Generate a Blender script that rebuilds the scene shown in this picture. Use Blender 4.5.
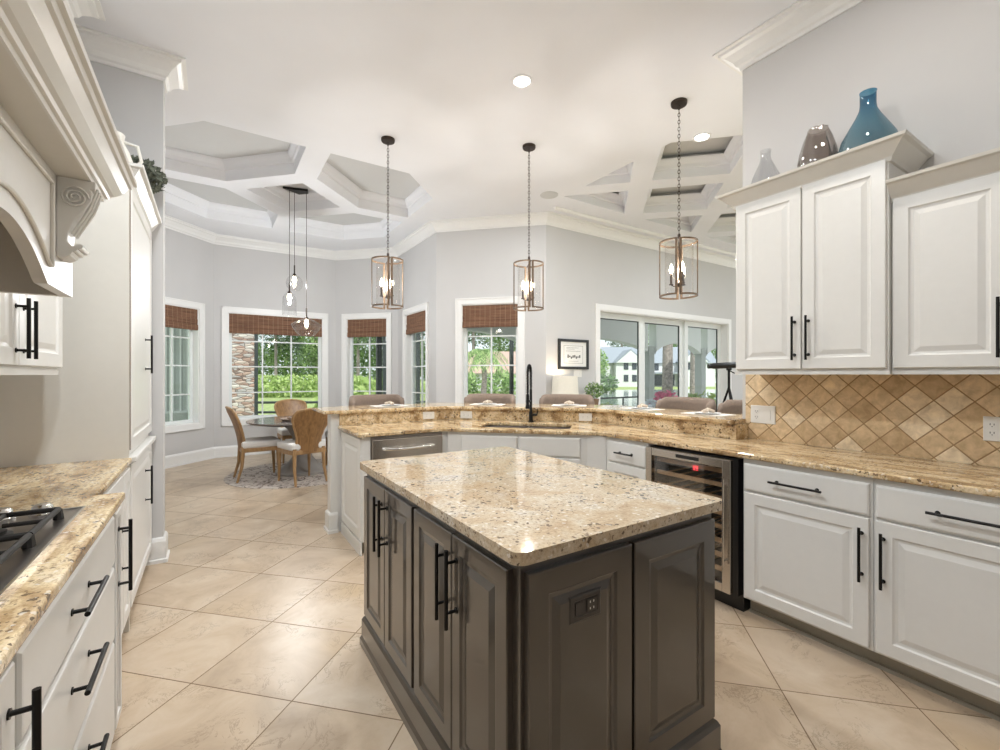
import bpy, bmesh, math, random
from mathutils import Vector, Matrix, geometry
random.seed(7)
PI = math.pi
for o in list(bpy.data.objects): bpy.data.objects.remove(o)
C = bpy.context.scene.collection
SC = bpy.context.scene
# ------------------------------------------------------------ camera, world, light, exposure
cd = bpy.data.cameras.new('camera'); cam = bpy.data.objects.new('camera', cd); C.objects.link(cam)
cd.sensor_width = 36.0; cd.lens = 448/1000*36.0; cd.clip_start = .02; cd.clip_end = 400
cam.location = (0, 0, 1.375); cam.rotation_euler = (PI/2, 0, -.5718)
SC.camera = cam
w = bpy.data.worlds.new('sky'); SC.world = w; w.use_nodes = True
nt = w.node_tree; nt.nodes.clear()
out = nt.nodes.new('ShaderNodeOutputWorld'); bg = nt.nodes.new('ShaderNodeBackground')
sky = nt.nodes.new('ShaderNodeTexSky'); sky.sky_type = 'HOSEK_WILKIE'; sky.turbidity = 5; sky.sun_direction = (-.5, .3, .8)
mixn = nt.nodes.new('ShaderNodeMix'); mixn.data_type = 'RGBA'; mixn.inputs[0].default_value = .78
mixn.inputs[7].default_value = (.93, .97, 1.0, 1)
nt.links.new(sky.outputs[0], mixn.inputs[6]); nt.links.new(mixn.outputs[2], bg.inputs[0]); nt.links.new(bg.outputs[0], out.inputs[0])
bg.inputs[1].default_value = 1.25
sl = bpy.data.lights.new('sun', 'SUN'); sl.energy = 4.5; sl.angle = .05; sl.color = (1, .96, .88)
so = bpy.data.objects.new('sun', sl); C.objects.link(so); so.location = (-10, 0, 30)
so.rotation_euler = (math.radians(32), math.radians(-14), 0)
def arealight(name, loc, size, power, col=(1, .93, .84), rot=(0, 0, 0), spread=PI):
    l = bpy.data.lights.new(name, 'AREA'); l.shape = 'DISK'; l.size = size; l.energy = power; l.color = col; l.spread = spread
    o = bpy.data.objects.new(name, l); C.objects.link(o); o.location = loc; o.rotation_euler = rot; return o
# first two light the visible ceiling cans; the others are added fill without fixtures
CANS_AND_FILL = [(2.046, 2.86, 15), (3.99, 2.59, 20), (.05, 1.75, 34), (1.1, 3.3, 17), (2.05, .7, 11), (-.08, 1.0, 22), (5.2, 1.2, 20), (6.6, 3.4, 20), (7.6, 1.0, 20), (3.0, 4.3, 14)]
for k, (x, y, p_) in enumerate(CANS_AND_FILL): arealight('downlight_or_fill', (x, y, 3.655), .14, p_, (1.0, .93, .84) if (1.9 < x < 2.2) else (.90, .955, 1.0))
SC.view_settings.view_transform = 'Standard'; SC.view_settings.look = 'None'
SC.view_settings.exposure = .29; SC.view_settings.gamma = 1; SC.view_settings.use_curve_mapping = False

# ------------------------------------------------------------ materials
MT = {}
def newmat(name):
    m = bpy.data.materials.new(name); m.use_nodes = True; MT[name] = m
    t = m.node_tree; return m, t, t.nodes['Principled BSDF']
def sin_(b, k, v):
    if k in b.inputs: b.inputs[k].default_value = v
def mat(name, col, rough=.5, metal=0, nscale=0, namt=.06, bump=0, coat=0, spec=.5):
    m, t, b = newmat(name)
    sin_(b, 'Base Color', (*col, 1)); sin_(b, 'Roughness', rough); sin_(b, 'Metallic', metal); sin_(b, 'Coat Weight', coat); sin_(b, 'Specular IOR Level', spec)
    tc = t.nodes.new('ShaderNodeTexCoord'); n = t.nodes.new('ShaderNodeTexNoise'); n.inputs['Scale'].default_value = nscale or 30
    n.inputs['Detail'].default_value = 4
    t.links.new(tc.outputs['Object'], n.inputs['Vector'])
    r = t.nodes.new('ShaderNodeValToRGB')
    r.color_ramp.elements[0].position = .3; r.color_ramp.elements[1].position = .7
    r.color_ramp.elements[0].color = (*[c*(1-namt) for c in col], 1); r.color_ramp.elements[1].color = (*[min(1, c*(1+namt)) for c in col], 1)
    t.links.new(n.outputs['Fac'], r.inputs[0]); t.links.new(r.outputs[0], b.inputs['Base Color'])
    if bump:
        bp = t.nodes.new('ShaderNodeBump'); bp.inputs['Strength'].default_value = bump; bp.inputs['Distance'].default_value = .01
        t.links.new(n.outputs['Fac'], bp.inputs['Height']); t.links.new(bp.outputs[0], b.inputs['Normal'])
    return m
def emis(name, col, s):
    m, t, b = newmat(name); sin_(b, 'Base Color', (*col, 1)); sin_(b, 'Emission Color', (*col, 1)); sin_(b, 'Emission Strength', s); return m
def facing(t, refl):
    lw = t.nodes.new('ShaderNodeLayerWeight'); lw.inputs[0].default_value = .5
    p = t.nodes.new('ShaderNodeMath'); p.operation = 'POWER'; t.links.new(lw.outputs['Facing'], p.inputs[0]); p.inputs[1].default_value = 4
    q = t.nodes.new('ShaderNodeMath'); q.operation = 'MULTIPLY_ADD'; t.links.new(p.outputs[0], q.inputs[0]); q.inputs[1].default_value = refl*2.5; q.inputs[2].default_value = refl*.45; q.use_clamp = True
    return q.outputs[0]
def thinglass(name, tint=(1, 1, 1), refl=.10, rough=0.0, haze=0, hcol=(.9, .9, .9)):
    m, t, b = newmat(name); t.nodes.remove(b)
    o = [n for n in t.nodes if n.type == 'OUTPUT_MATERIAL'][0]
    tr = t.nodes.new('ShaderNodeBsdfTransparent'); tr.inputs[0].default_value = (*tint, 1)
    gl = t.nodes.new('ShaderNodeBsdfGlossy'); gl.inputs['Roughness'].default_value = rough
    fr = facing(t, refl)
    mx = t.nodes.new('ShaderNodeMixShader')
    if haze:
        df = t.nodes.new('ShaderNodeBsdfDiffuse'); df.inputs[0].default_value = (*hcol, 1); mh = t.nodes.new('ShaderNodeMixShader'); mh.inputs[0].default_value = haze
        t.links.new(tr.outputs[0], mh.inputs[1]); t.links.new(df.outputs[0], mh.inputs[2]); tr = mh
    t.links.new(fr, mx.inputs[0]); t.links.new(tr.outputs[0], mx.inputs[1]); t.links.new(gl.outputs[0], mx.inputs[2]); t.links.new(mx.outputs[0], o.inputs[0])
    return m
def N(t, typ, **kw):
    n = t.nodes.new(typ)
    for k, v in kw.items(): setattr(n, k, v)
    return n
def M_(t, op, a, b=None):
    n = t.nodes.new('ShaderNodeMath'); n.operation = op
    for i, v in enumerate((a, b)):
        if v is None: continue
        if isinstance(v, (int, float)): n.inputs[i].default_value = v
        else: t.links.new(v, n.inputs[i])
    return n.outputs[0]
def ramp(t, src, stops):
    r = t.nodes.new('ShaderNodeValToRGB'); el = r.color_ramp.elements
    while len(el) < len(stops): el.new(.5)
    for e, (p, c) in zip(el, stops): e.position = p; e.color = (*c, 1) if len(c) == 3 else c
    t.links.new(src, r.inputs[0]); return r.outputs[0]
def mixc(t, fac, a, b, mode='MIX'):
    n = t.nodes.new('ShaderNodeMix'); n.data_type = 'RGBA'; n.blend_type = mode
    if isinstance(fac, (int, float)): n.inputs[0].default_value = fac
    else: t.links.new(fac, n.inputs[0])
    for i, v in ((6, a), (7, b)):
        if isinstance(v, tuple): n.inputs[i].default_value = (*v, 1)
        else: t.links.new(v, n.inputs[i])
    return n.outputs[2]
def noise(t, vec, scale, detail=4, rough=.55, dist=0):
    n = t.nodes.new('ShaderNodeTexNoise'); n.inputs['Scale'].default_value = scale; n.inputs['Detail'].default_value = detail
    n.inputs['Roughness'].default_value = rough; n.inputs['Distortion'].default_value = dist; t.links.new(vec, n.inputs['Vector']); return n.outputs['Fac']

mat('white_paint', (.75, .735, .70), .32, namt=.01)
mat('cream_paint', (.70, .67, .61), .35, namt=.01)
mat('trim_paint', (.84, .835, .82), .35, namt=.01)
mat('sash_paint', (.80, .83, .82), .35, namt=.01)
mat('wall_paint', (.592, .583, .578), .75, namt=.012, nscale=3)
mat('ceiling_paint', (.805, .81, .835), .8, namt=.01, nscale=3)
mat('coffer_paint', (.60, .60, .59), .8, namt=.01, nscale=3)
mat('island_paint', (.048, .038, .029), .3, namt=.02, spec=.6, coat=.8)
mat('black_metal', (.012, .011, .010), .35, metal=.6, namt=.02)
mat('bronze', (.055, .04, .032), .38, metal=.7, namt=.1)
mat('antique_bronze', (.14, .092, .055), .42, metal=.35, nscale=40, namt=.3)
mat('steel', (.60, .56, .51), .26, metal=1, nscale=4, namt=.05)
mat('dark_steel', (.34, .31, .285), .3, metal=1, nscale=4, namt=.05)
mat('sink_steel', (.16, .13, .11), .45, metal=.3, nscale=4, namt=.05)
mat('chrome', (.8, .8, .8), .12, metal=1)
mat('black_plastic', (.01, .01, .01), .3, namt=.01)
mat('cast_iron', (.018, .016, .015), .45, namt=.2)
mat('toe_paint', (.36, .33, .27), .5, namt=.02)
mat('shelf_wood', (.66, .42, .23), .5, nscale=20, namt=.15)
mat('cooler_inside', (.015, .015, .017), .5)
mat('plate_white', (.80, .78, .74), .4, namt=.01)
mat('plate_dark', (.05, .042, .036), .35)
mat('upholstery', (.24, .18, .14), .85, nscale=90, namt=.12, bump=.1)
mat('cushion_white', (.70, .68, .65), .9, nscale=120, namt=.04)
mat('cushion_grey', (.28, .30, .33), .8, nscale=120, namt=.06)
mat('ceramic_white', (.85, .85, .84), .2, namt=.01)
mat('napkin', (.58, .48, .38), .9, namt=.2, nscale=60)
mat('placemat', (.74, .72, .68), .9, namt=.06, nscale=200)
mat('table_top', (.16, .14, .13), .12, namt=.1, nscale=8)
mat('table_base', (.33, .31, .29), .6, namt=.08, nscale=8)
mat('lamp_shade_fabric', (.82, .78, .68), .8, namt=.02)
mat('paper', (.75, .75, .73), .7, namt=.02)
mat('ink', (.12, .12, .12), .7)
mat('leaf_sage', (.10, .11, .08), .8, nscale=50, namt=.6)
mat('terracotta', (.42, .33, .24), .8, nscale=15, namt=.1)
mat('pot_brown', (.20, .13, .08), .7)
mat('trunk', (.27, .235, .215), .9, nscale=12, namt=.4, bump=.6)
mat('concrete', (.52, .51, .50), .9, nscale=4, namt=.08)
mat('porch_white', (.74, .76, .76), .7, namt=.01)
mat('porch_grey', (.42, .45, .44), .7, namt=.02)
mat('screen_dark', (.035, .045, .045), .5)
mat('siding', (.62, .63, .65), .7, nscale=2, namt=.02)
mat('roof_grey', (.25, .28, .33), .8, nscale=20, namt=.15)
mat('roof_pink', (.42, .30, .26), .8, nscale=20, namt=.1)
mat('dark_window', (.04, .05, .06), .1)
mat('flower_pink', (.75, .12, .28), .7, nscale=20, namt=.3)
mat('flower_white', (.72, .76, .85), .7, nscale=20, namt=.15)
mat('interior_beige', (.60, .50, .37), .6, namt=.02)
emis('bulb', (1, .88, .70), 16)
emis('can_lens', (1, .93, .82), 9)
emis('led_red', (1, .08, .12), 1.0)
thinglass('window_glass', (.95, .98, .975), .05)
thinglass('lantern_glass', (.95, .94, .93), .14)
thinglass('cooler_glass', (.85, .85, .85), .22)
thinglass('clear_glass', (.80, .81, .82), .35, haze=.05)
thinglass('pale_glass', (.93, .93, .93), .22)
thinglass('smoke_glass', (.50, .44, .40), .45, haze=.10, hcol=(.22, .18, .15))

def foliage_mat(name, c0, c1, c2):
    m, t, b = newmat(name); g = N(t, 'ShaderNodeNewGeometry')
    v = N(t, 'ShaderNodeTexNoise'); v.inputs['Scale'].default_value = 1.4; v.inputs['Detail'].default_value = 5; t.links.new(g.outputs['Position'], v.inputs['Vector'])
    f = M_(t, 'ADD', M_(t, 'MULTIPLY', g.outputs['Random Per Island'], .6), M_(t, 'MULTIPLY', v.outputs['Fac'], .5))
    col = ramp(t, f, [(.15, c0), (.5, c1), (.9, c2)])
    t.links.new(col, b.inputs['Base Color']); sin_(b, 'Roughness', .6)
    o = [n for n in t.nodes if n.type == 'OUTPUT_MATERIAL'][0]
    tl = N(t, 'ShaderNodeBsdfTranslucent'); t.links.new(col, tl.inputs[0]); mx = N(t, 'ShaderNodeMixShader'); mx.inputs[0].default_value = .4
    t.links.new(b.outputs[0], mx.inputs[1]); t.links.new(tl.outputs[0], mx.inputs[2]); t.links.new(mx.outputs[0], o.inputs[0])
foliage_mat('leaves', (.06, .13, .04), (.22, .36, .12), (.48, .62, .28))
foliage_mat('leaves_dark', (.04, .09, .04), (.13, .22, .10), (.28, .40, .19))
foliage_mat('leaves_bright', (.16, .27, .07), (.34, .47, .14), (.56, .66, .30))
mat('grass', (.26, .32, .13), .95, nscale=8, namt=.35)
mat('water', (.30, .36, .36), .08, nscale=1, namt=.05)

def tile_floor():
    m, t, b = newmat('travertine_floor'); g = N(t, 'ShaderNodeNewGeometry'); s = N(t, 'ShaderNodeSeparateXYZ'); t.links.new(g.outputs['Position'], s.inputs[0])
    T = .5108; ox, oy = -.0773, 2.425
    dx = M_(t, 'SUBTRACT', s.outputs[0], ox); dy = M_(t, 'SUBTRACT', s.outputs[1], oy)
    k = .70710678/T
    u = M_(t, 'MULTIPLY', M_(t, 'SUBTRACT', dx, dy), k); v = M_(t, 'MULTIPLY', M_(t, 'ADD', dx, dy), k)
    def edge(q):
        fq = M_(t, 'FRACT', q); return M_(t, 'MINIMUM', fq, M_(t, 'SUBTRACT', 1, fq))
    e = M_(t, 'MINIMUM', edge(u), edge(v))
    cv = N(t, 'ShaderNodeCombineXYZ'); t.links.new(M_(t, 'FLOOR', u), cv.inputs[0]); t.links.new(M_(t, 'FLOOR', v), cv.inputs[1])
    wn = N(t, 'ShaderNodeTexWhiteNoise'); t.links.new(cv.outputs[0], wn.inputs['Vector'])
    sc = N(t, 'ShaderNodeVectorMath', operation='SCALE'); t.links.new(wn.outputs['Color'], sc.inputs[0]); sc.inputs['Scale'].default_value = 13
    ad = N(t, 'ShaderNodeVectorMath', operation='ADD'); t.links.new(sc.outputs[0], ad.inputs[0]); t.links.new(g.outputs['Position'], ad.inputs[1])
    base = ramp(t, noise(t, ad.outputs[0], 2.6, 8, .62, .6), [(.28, (.38, .28, .185)), (.5, (.52, .40, .28)), (.72, (.62, .515, .395))])
    gold = ramp(t, noise(t, ad.outputs[0], 1.6, 3, .5, .3), [(.58, (0, 0, 0)), (.75, (1, 1, 1))])
    base = mixc(t, M_(t, 'MULTIPLY', gold, .5), base, (.55, .40, .23))
    n1 = noise(t, ad.outputs[0], 5.5, 9, .72, 1.2)
    vein = ramp(t, M_(t, 'ABSOLUTE', M_(t, 'SUBTRACT', n1, .5)), [(0, (1, 1, 1)), (.017, (0, 0, 0))])
    msk = ramp(t, noise(t, ad.outputs[0], 3.2, 2), [(.46, (0, 0, 0)), (.58, (1, 1, 1))])
    base = mixc(t, M_(t, 'MULTIPLY', M_(t, 'MULTIPLY', vein, msk), .75), base, (.22, .15, .09))
    base = mixc(t, M_(t, 'MULTIPLY', wn.outputs['Value'], .16), base, (.50, .43, .36))
    gr = M_(t, 'LESS_THAN', e, .0052)
    col = mixc(t, gr, base, (.20, .135, .08))
    t.links.new(col, b.inputs['Base Color'])
    rr = M_(t, 'ADD', M_(t, 'MULTIPLY', gr, .5), .30); t.links.new(rr, b.inputs['Roughness']); sin_(b, 'Specular IOR Level', .4)
    bp = N(t, 'ShaderNodeBump'); bp.inputs['Strength'].default_value = .35; bp.inputs['Distance'].default_value = .003
    t.links.new(M_(t, 'SUBTRACT', 1, gr), bp.inputs['Height']); t.links.new(bp.outputs[0], b.inputs['Normal'])
tile_floor()
def splash_mat():
    m, t, b = newmat('splash_tile'); g = N(t, 'ShaderNodeNewGeometry'); s = N(t, 'ShaderNodeSeparateXYZ'); t.links.new(g.outputs['Position'], s.inputs[0])
    # one grout crossing stands at y = .3514*3.17, z as measured on the wall
    T = .1055; oy, oz = 1.113, 1.168
    dy = M_(t, 'SUBTRACT', s.outputs[1], oy); dz = M_(t, 'SUBTRACT', s.outputs[2], oz); k = .70710678/T
    u = M_(t, 'MULTIPLY', M_(t, 'SUBTRACT', dy, dz), k); v = M_(t, 'MULTIPLY', M_(t, 'ADD', dy, dz), k)
    def edge(q):
        fq = M_(t, 'FRACT', q); return M_(t, 'MINIMUM', fq, M_(t, 'SUBTRACT', 1, fq))
    e = M_(t, 'MINIMUM', edge(u), edge(v))
    cv = N(t, 'ShaderNodeCombineXYZ'); t.links.new(M_(t, 'FLOOR', u), cv.inputs[0]); t.links.new(M_(t, 'FLOOR', v), cv.inputs[1])
    wn = N(t, 'ShaderNodeTexWhiteNoise'); t.links.new(cv.outputs[0], wn.inputs['Vector'])
    c0 = ramp(t, wn.outputs['Value'], [(0, (.58, .41, .235)), (.4, (.72, .54, .33)), (.8, (.82, .65, .43)), (1, (.88, .74, .54))])
    c1 = ramp(t, noise(t, g.outputs['Position'], 22, 6, .6, .5), [(.3, (.72, .68, .62)), (.7, (1.12, 1.12, 1.12))])
    col = mixc(t, 1.0, c0, c1, 'MULTIPLY')
    gr = M_(t, 'LESS_THAN', e, .026)
    col = mixc(t, gr, col, (.33, .20, .09))
    t.links.new(col, b.inputs['Base Color']); sin_(b, 'Roughness', .38)
    bp = N(t, 'ShaderNodeBump'); bp.inputs['Strength'].default_value = .6; bp.inputs['Distance'].default_value = .003
    t.links.new(ramp(t, e, [(.0, (0, 0, 0)), (.06, (1, 1, 1))]), bp.inputs['Height']); t.links.new(bp.outputs[0], b.inputs['Normal'])
splash_mat()
def granite(name, warm):
    m, t, b = newmat(name); g = N(t, 'ShaderNodeNewGeometry'); P0 = g.outputs['Position']; P = P0
    if warm:
        mp = N(t, 'ShaderNodeMapping'); mp.inputs['Rotation'].default_value = (0, 0, .25); mp.inputs['Scale'].default_value = (2.2, .7, 1.6); t.links.new(P, mp.inputs[0]); P = mp.outputs[0]
    if warm: st = [(.30, (.20, .115, .055)), (.42, (.46, .31, .16)), (.54, (.71, .55, .335)), (.72, (.78, .66, .48))]
    else: st = [(.28, (.34, .22, .12)), (.42, (.50, .38, .245)), (.56, (.56, .47, .35)), (.72, (.50, .445, .38))]
    col = ramp(t, noise(t, P, 5.5 if not warm else 6.5, 7, .62, .7), st)
    fine = ramp(t, noise(t, P0, 90, 5, .75), [(.32, (.62, .56, .48)), (.5, (1, 1, 1)), (.7, (1.18, 1.18, 1.18))])
    col = mixc(t, 1.0, col, fine, 'MULTIPLY')
    # brown veins of clustered mineral
    n4 = noise(t, P, 17, 7, .75, .6)
    gy = ramp(t, n4, [(.55, (0, 0, 0)), (.66, (1, 1, 1))])
    col = mixc(t, M_(t, 'MULTIPLY', gy, .5 if not warm else .72), col, (.34, .22, .12) if not warm else (.17, .095, .05))
    # crisp dark and pale grains
    wob = N(t, 'ShaderNodeTexNoise'); wob.inputs['Scale'].default_value = 60; t.links.new(P0, wob.inputs['Vector'])
    ws = N(t, 'ShaderNodeVectorMath', operation='SCALE'); t.links.new(wob.outputs['Color'], ws.inputs[0]); ws.inputs['Scale'].default_value = .022
    wp = N(t, 'ShaderNodeVectorMath', operation='ADD'); t.links.new(ws.outputs[0], wp.inputs[0]); t.links.new(P0, wp.inputs[1])
    big = ramp(t, noise(t, P, 5.5, 3), [(.40, (.0, .0, .0)), (.60, (1, 1, 1))])
    for sc_, rad, lo, cc, am in ((46, .36, .62, (.075, .045, .025), .85), (95, .42, .58, (.12, .075, .045), .75), (60, .36, .72, (.80, .74, .64), .55)):
        v = N(t, 'ShaderNodeTexVoronoi'); v.inputs['Scale'].default_value = sc_; t.links.new(wp.outputs[0], v.inputs['Vector'])
        sx = N(t, 'ShaderNodeSeparateXYZ'); t.links.new(v.outputs['Color'], sx.inputs[0])
        thr = M_(t, 'SUBTRACT', 1.02, M_(t, 'MULTIPLY', big, .42 if sc_ > 50 else .34)) if cc[0] < .5 else .80
        k = M_(t, 'MULTIPLY', M_(t, 'LESS_THAN', v.outputs['Distance'], rad), M_(t, 'GREATER_THAN', sx.outputs[0], thr))
        col = mixc(t, M_(t, 'MULTIPLY', k, am), col, cc)
    t.links.new(col, b.inputs['Base Color']); sin_(b, 'Roughness', .07); sin_(b, 'Specular IOR Level', .5)
granite('granite', False); granite('granite_gold', True)
def shade_mat():
    m, t, b = newmat('woven_shade'); tc = N(t, 'ShaderNodeTexCoord'); s = N(t, 'ShaderNodeSeparateXYZ'); t.links.new(tc.outputs['Object'], s.inputs[0])
    cv = N(t, 'ShaderNodeCombineXYZ'); t.links.new(M_(t, 'MULTIPLY', s.outputs[0], 3), cv.inputs[0]); t.links.new(M_(t, 'MULTIPLY', s.outputs[2], 160), cv.inputs[2])
    col = ramp(t, noise(t, cv.outputs[0], 1.0, 3), [(.3, (.075, .035, .02)), (.5, (.17, .082, .045)), (.75, (.30, .16, .09))])
    st = M_(t, 'LESS_THAN', M_(t, 'FRACT', M_(t, 'MULTIPLY', s.outputs[0], 13)), .09)
    col = mixc(t, M_(t, 'MULTIPLY', st, .5), col, (.42, .27, .17))
    t.links.new(col, b.inputs['Base Color']); sin_(b, 'Roughness', .8)
shade_mat()
def stone_mat():
    m, t, b = newmat('stacked_stone'); g = N(t, 'ShaderNodeNewGeometry'); mp = N(t, 'ShaderNodeMapping'); mp.inputs['Scale'].default_value = (1, 1, 2.6); t.links.new(g.outputs['Position'], mp.inputs[0])
    v = N(t, 'ShaderNodeTexVoronoi'); v.inputs['Scale'].default_value = 5.5; t.links.new(mp.outputs[0], v.inputs['Vector'])
    v2 = N(t, 'ShaderNodeTexVoronoi', feature='DISTANCE_TO_EDGE'); v2.inputs['Scale'].default_value = 5.5; t.links.new(mp.outputs[0], v2.inputs['Vector'])
    sx = N(t, 'ShaderNodeSeparateXYZ'); t.links.new(v.outputs['Color'], sx.inputs[0])
    c = ramp(t, sx.outputs[0], [(0, (.20, .15, .13)), (.35, (.45, .30, .24)), (.6, (.60, .50, .44)), (.85, (.42, .40, .40)), (1, (.72, .66, .60))])
    e = ramp(t, v2.outputs['Distance'], [(0, (.12, .1, .09)), (.06, (1, 1, 1))])
    t.links.new(mixc(t, 1.0, c, e, 'MULTIPLY'), b.inputs['Base Color']); sin_(b, 'Roughness', .9)
    bp = N(t, 'ShaderNodeBump'); bp.inputs['Distance'].default_value = .03; t.links.new(v2.outputs['Distance'], bp.inputs['Height']); t.links.new(bp.outputs[0], b.inputs['Normal'])
stone_mat()
def rug_mat():
    m, t, b = newmat('rug_wool'); tc = N(t, 'ShaderNodeTexCoord'); P = tc.outputs['Object']
    c = ramp(t, noise(t, P, 7, 4, .6, 2.0), [(.42, (.56, .50, .45)), (.54, (.50, .44, .39)), (.565, (.10, .07, .06)), (.61, (.14, .10, .08)), (.63, (.55, .49, .44)), (.7, (.62, .57, .52))])
    t.links.new(c, b.inputs['Base Color']); sin_(b, 'Roughness', .95)
rug_mat()
def wood_mat(name, c0, c1):
    m, t, b = newmat(name); tc = N(t, 'ShaderNodeTexCoord'); mp = N(t, 'ShaderNodeMapping'); mp.inputs['Scale'].default_value = (9, 9, 1.4); t.links.new(tc.outputs['Object'], mp.inputs[0])
    t.links.new(ramp(t, noise(t, mp.outputs[0], 4, 5, .6, 1.0), [(.3, c0), (.7, c1)]), b.inputs['Base Color']); sin_(b, 'Roughness', .42)
wood_mat('chair_wood', (.27, .15, .06), (.42, .26, .12)); wood_mat('cane', (.17, .085, .03), (.33, .18, .07)); wood_mat('dark_chair_wood', (.10, .07, .05), (.2, .14, .1))
def blue_glass():
    m, t, b = newmat('blue_glass'); t.nodes.remove(b)
    o = [n for n in t.nodes if n.type == 'OUTPUT_MATERIAL'][0]
    tc = N(t, 'ShaderNodeTexCoord'); s = N(t, 'ShaderNodeSeparateXYZ'); t.links.new(tc.outputs['Object'], s.inputs[0])
    c = ramp(t, M_(t, 'MULTIPLY', s.outputs[2], 2), [(.2, (.50, .64, .68)), (.62, (.30, .52, .62)), (.9, (.05, .28, .46))])
    tr = N(t, 'ShaderNodeBsdfTransparent'); t.links.new(c, tr.inputs[0]); gl = N(t, 'ShaderNodeBsdfGlossy'); gl.inputs['Roughness'].default_value = .02
    df = N(t, 'ShaderNodeBsdfDiffuse'); t.links.new(mixc(t, .5, c, (.02, .16, .28)), df.inputs[0])
    m0 = N(t, 'ShaderNodeMixShader'); m0.inputs[0].default_value = .11; t.links.new(tr.outputs[0], m0.inputs[1]); t.links.new(df.outputs[0], m0.inputs[2])
    fr = facing(t, .22); mx = N(t, 'ShaderNodeMixShader')
    t.links.new(fr, mx.inputs[0]); t.links.new(m0.outputs[0], mx.inputs[1]); t.links.new(gl.outputs[0], mx.inputs[2]); t.links.new(mx.outputs[0], o.inputs[0])
blue_glass()

# ------------------------------------------------------------ mesh helpers
class MB:
    def __init__(s): s.v = []; s.f = []
    def add(s, vs, fs):
        n = len(s.v); s.v += [tuple(p) for p in vs]; s.f += [tuple(i+n for i in f) for f in fs]; return s
    def box(s, x0, x1, y0, y1, z0, z1):
        x0, x1 = min(x0, x1), max(x0, x1); y0, y1 = min(y0, y1), max(y0, y1); z0, z1 = min(z0, z1), max(z0, z1)
        return s.add([(x, y, z) for z in (z0, z1) for x, y in ((x0, y0), (x1, y0), (x1, y1), (x0, y1))],
                     [(3, 2, 1, 0), (4, 5, 6, 7), (0, 1, 5, 4), (1, 2, 6, 5), (2, 3, 7, 6), (3, 0, 4, 7)])
    def tube(s, pts, r, n=10, caps=True):
        pts = [Vector(p) for p in pts]; rs = r if isinstance(r, (list, tuple)) else [r]*len(pts)
        rings = []; up = None
        for i, p in enumerate(pts):
            t = (pts[min(i+1, len(pts)-1)]-pts[max(i-1, 0)]).normalized()
            if up is None: up = t.orthogonal().normalized()
            up = (up-t*up.dot(t)).normalized(); b = t.cross(up)
            rings.append([p+(up*math.cos(2*PI*k/n)+b*math.sin(2*PI*k/n))*rs[i] for k in range(n)])
        vs = [q for rg in rings for q in rg]; fs = []
        for i in range(len(pts)-1):
            for k in range(n): fs.append((i*n+k, i*n+(k+1) % n, (i+1)*n+(k+1) % n, (i+1)*n+k))
        if caps: fs += [tuple(range(n))[::-1], tuple((len(pts)-1)*n+k for k in range(n))]
        return s.add(vs, fs)
    def lathe(s, prof, c=(0, 0, 0), n=32, cap0=False, cap1=False, rad=None):
        vs = []; fs = []
        for i, (r, z) in enumerate(prof):
            for k in range(n):
                a = 2*PI*k/n; q = r*(rad(a, z) if rad else 1); vs.append((c[0]+q*math.cos(a), c[1]+q*math.sin(a), c[2]+z))
        for i in range(len(prof)-1):
            for k in range(n): fs.append((i*n+k, i*n+(k+1) % n, (i+1)*n+(k+1) % n, (i+1)*n+k))
        if cap0: fs.append(tuple(range(n))[::-1])
        if cap1: fs.append(tuple((len(prof)-1)*n+k for k in range(n)))
        return s.add(vs, fs)
    def prism(s, poly, z0, z1, holes=()):
        loops = [[Vector((x, y, 0)) for x, y in poly]]+[[Vector((x, y, 0)) for x, y in h] for h in holes]
        tri = geometry.tessellate_polygon(loops); flat = [p for l in loops for p in l]; n = len(flat)
        vs = [(p.x, p.y, z0) for p in flat]+[(p.x, p.y, z1) for p in flat]
        fs = [tuple(t) for t in tri]+[tuple(i+n for i in t[::-1]) for t in tri]
        o = 0
        for l in loops:
            m = len(l)
            for k in range(m): fs.append((o+k, o+(k+1) % m, n+o+(k+1) % m, n+o+k))
            o += m
        return s.add(vs, fs)
    def rings(s, w, h, rg, x0=0, z0=0, y=0):
        """nested rectangles facing -y: rg = [(inset, outward)], a raised-panel front"""
        vs = []; fs = []
        for ins, o in rg: vs += [(x0+ins, y-o, z0+ins), (x0+w-ins, y-o, z0+ins), (x0+w-ins, y-o, z0+h-ins), (x0+ins, y-o, z0+h-ins)]
        for i in range(len(rg)-1):
            for k in range(4): fs.append((i*4+k, i*4+(k+1) % 4, i*4+4+(k+1) % 4, i*4+4+k))
        e = (len(rg)-1)*4; fs.append((e, e+1, e+2, e+3)); fs.append((3, 2, 1, 0))
        return s.add(vs, fs)
    def sweep(s, path, prof, closed=False):
        """path of (x,y) with the profile (out,z) laid to the RIGHT of the heading, mitred"""
        P = [Vector(p) for p in path]; n = len(P); offs = []
        def nrm(a, b):
            d = (b-a).normalized(); return Vector((d.y, -d.x))
        for i in range(n):
            if closed: n0, n1 = nrm(P[i-1], P[i]), nrm(P[i], P[(i+1) % n])
            else:
                n0 = nrm(P[i-1], P[i]) if i else nrm(P[0], P[1]); n1 = nrm(P[i], P[i+1]) if i < n-1 else n0
            m = (n0+n1); m = m/(m.length_squared/2) if m.length > .05 else n0
            offs.append(m)
        k = len(prof); vs = [(P[i].x+offs[i].x*o, P[i].y+offs[i].y*o, z) for i in range(n) for o, z in prof]; fs = []
        for i in range(n if closed else n-1):
            j = (i+1) % n
            for q in range(k): fs.append((i*k+q, j*k+q, j*k+(q+1) % k, i*k+(q+1) % k))
        if not closed: fs += [tuple(range(k)), tuple((n-1)*k+q for q in range(k))[::-1]]
        return s.add(vs, fs)
    def xf(s, M):
        s.v = [tuple(M @ Vector(p)) for p in s.v]; return s
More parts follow.
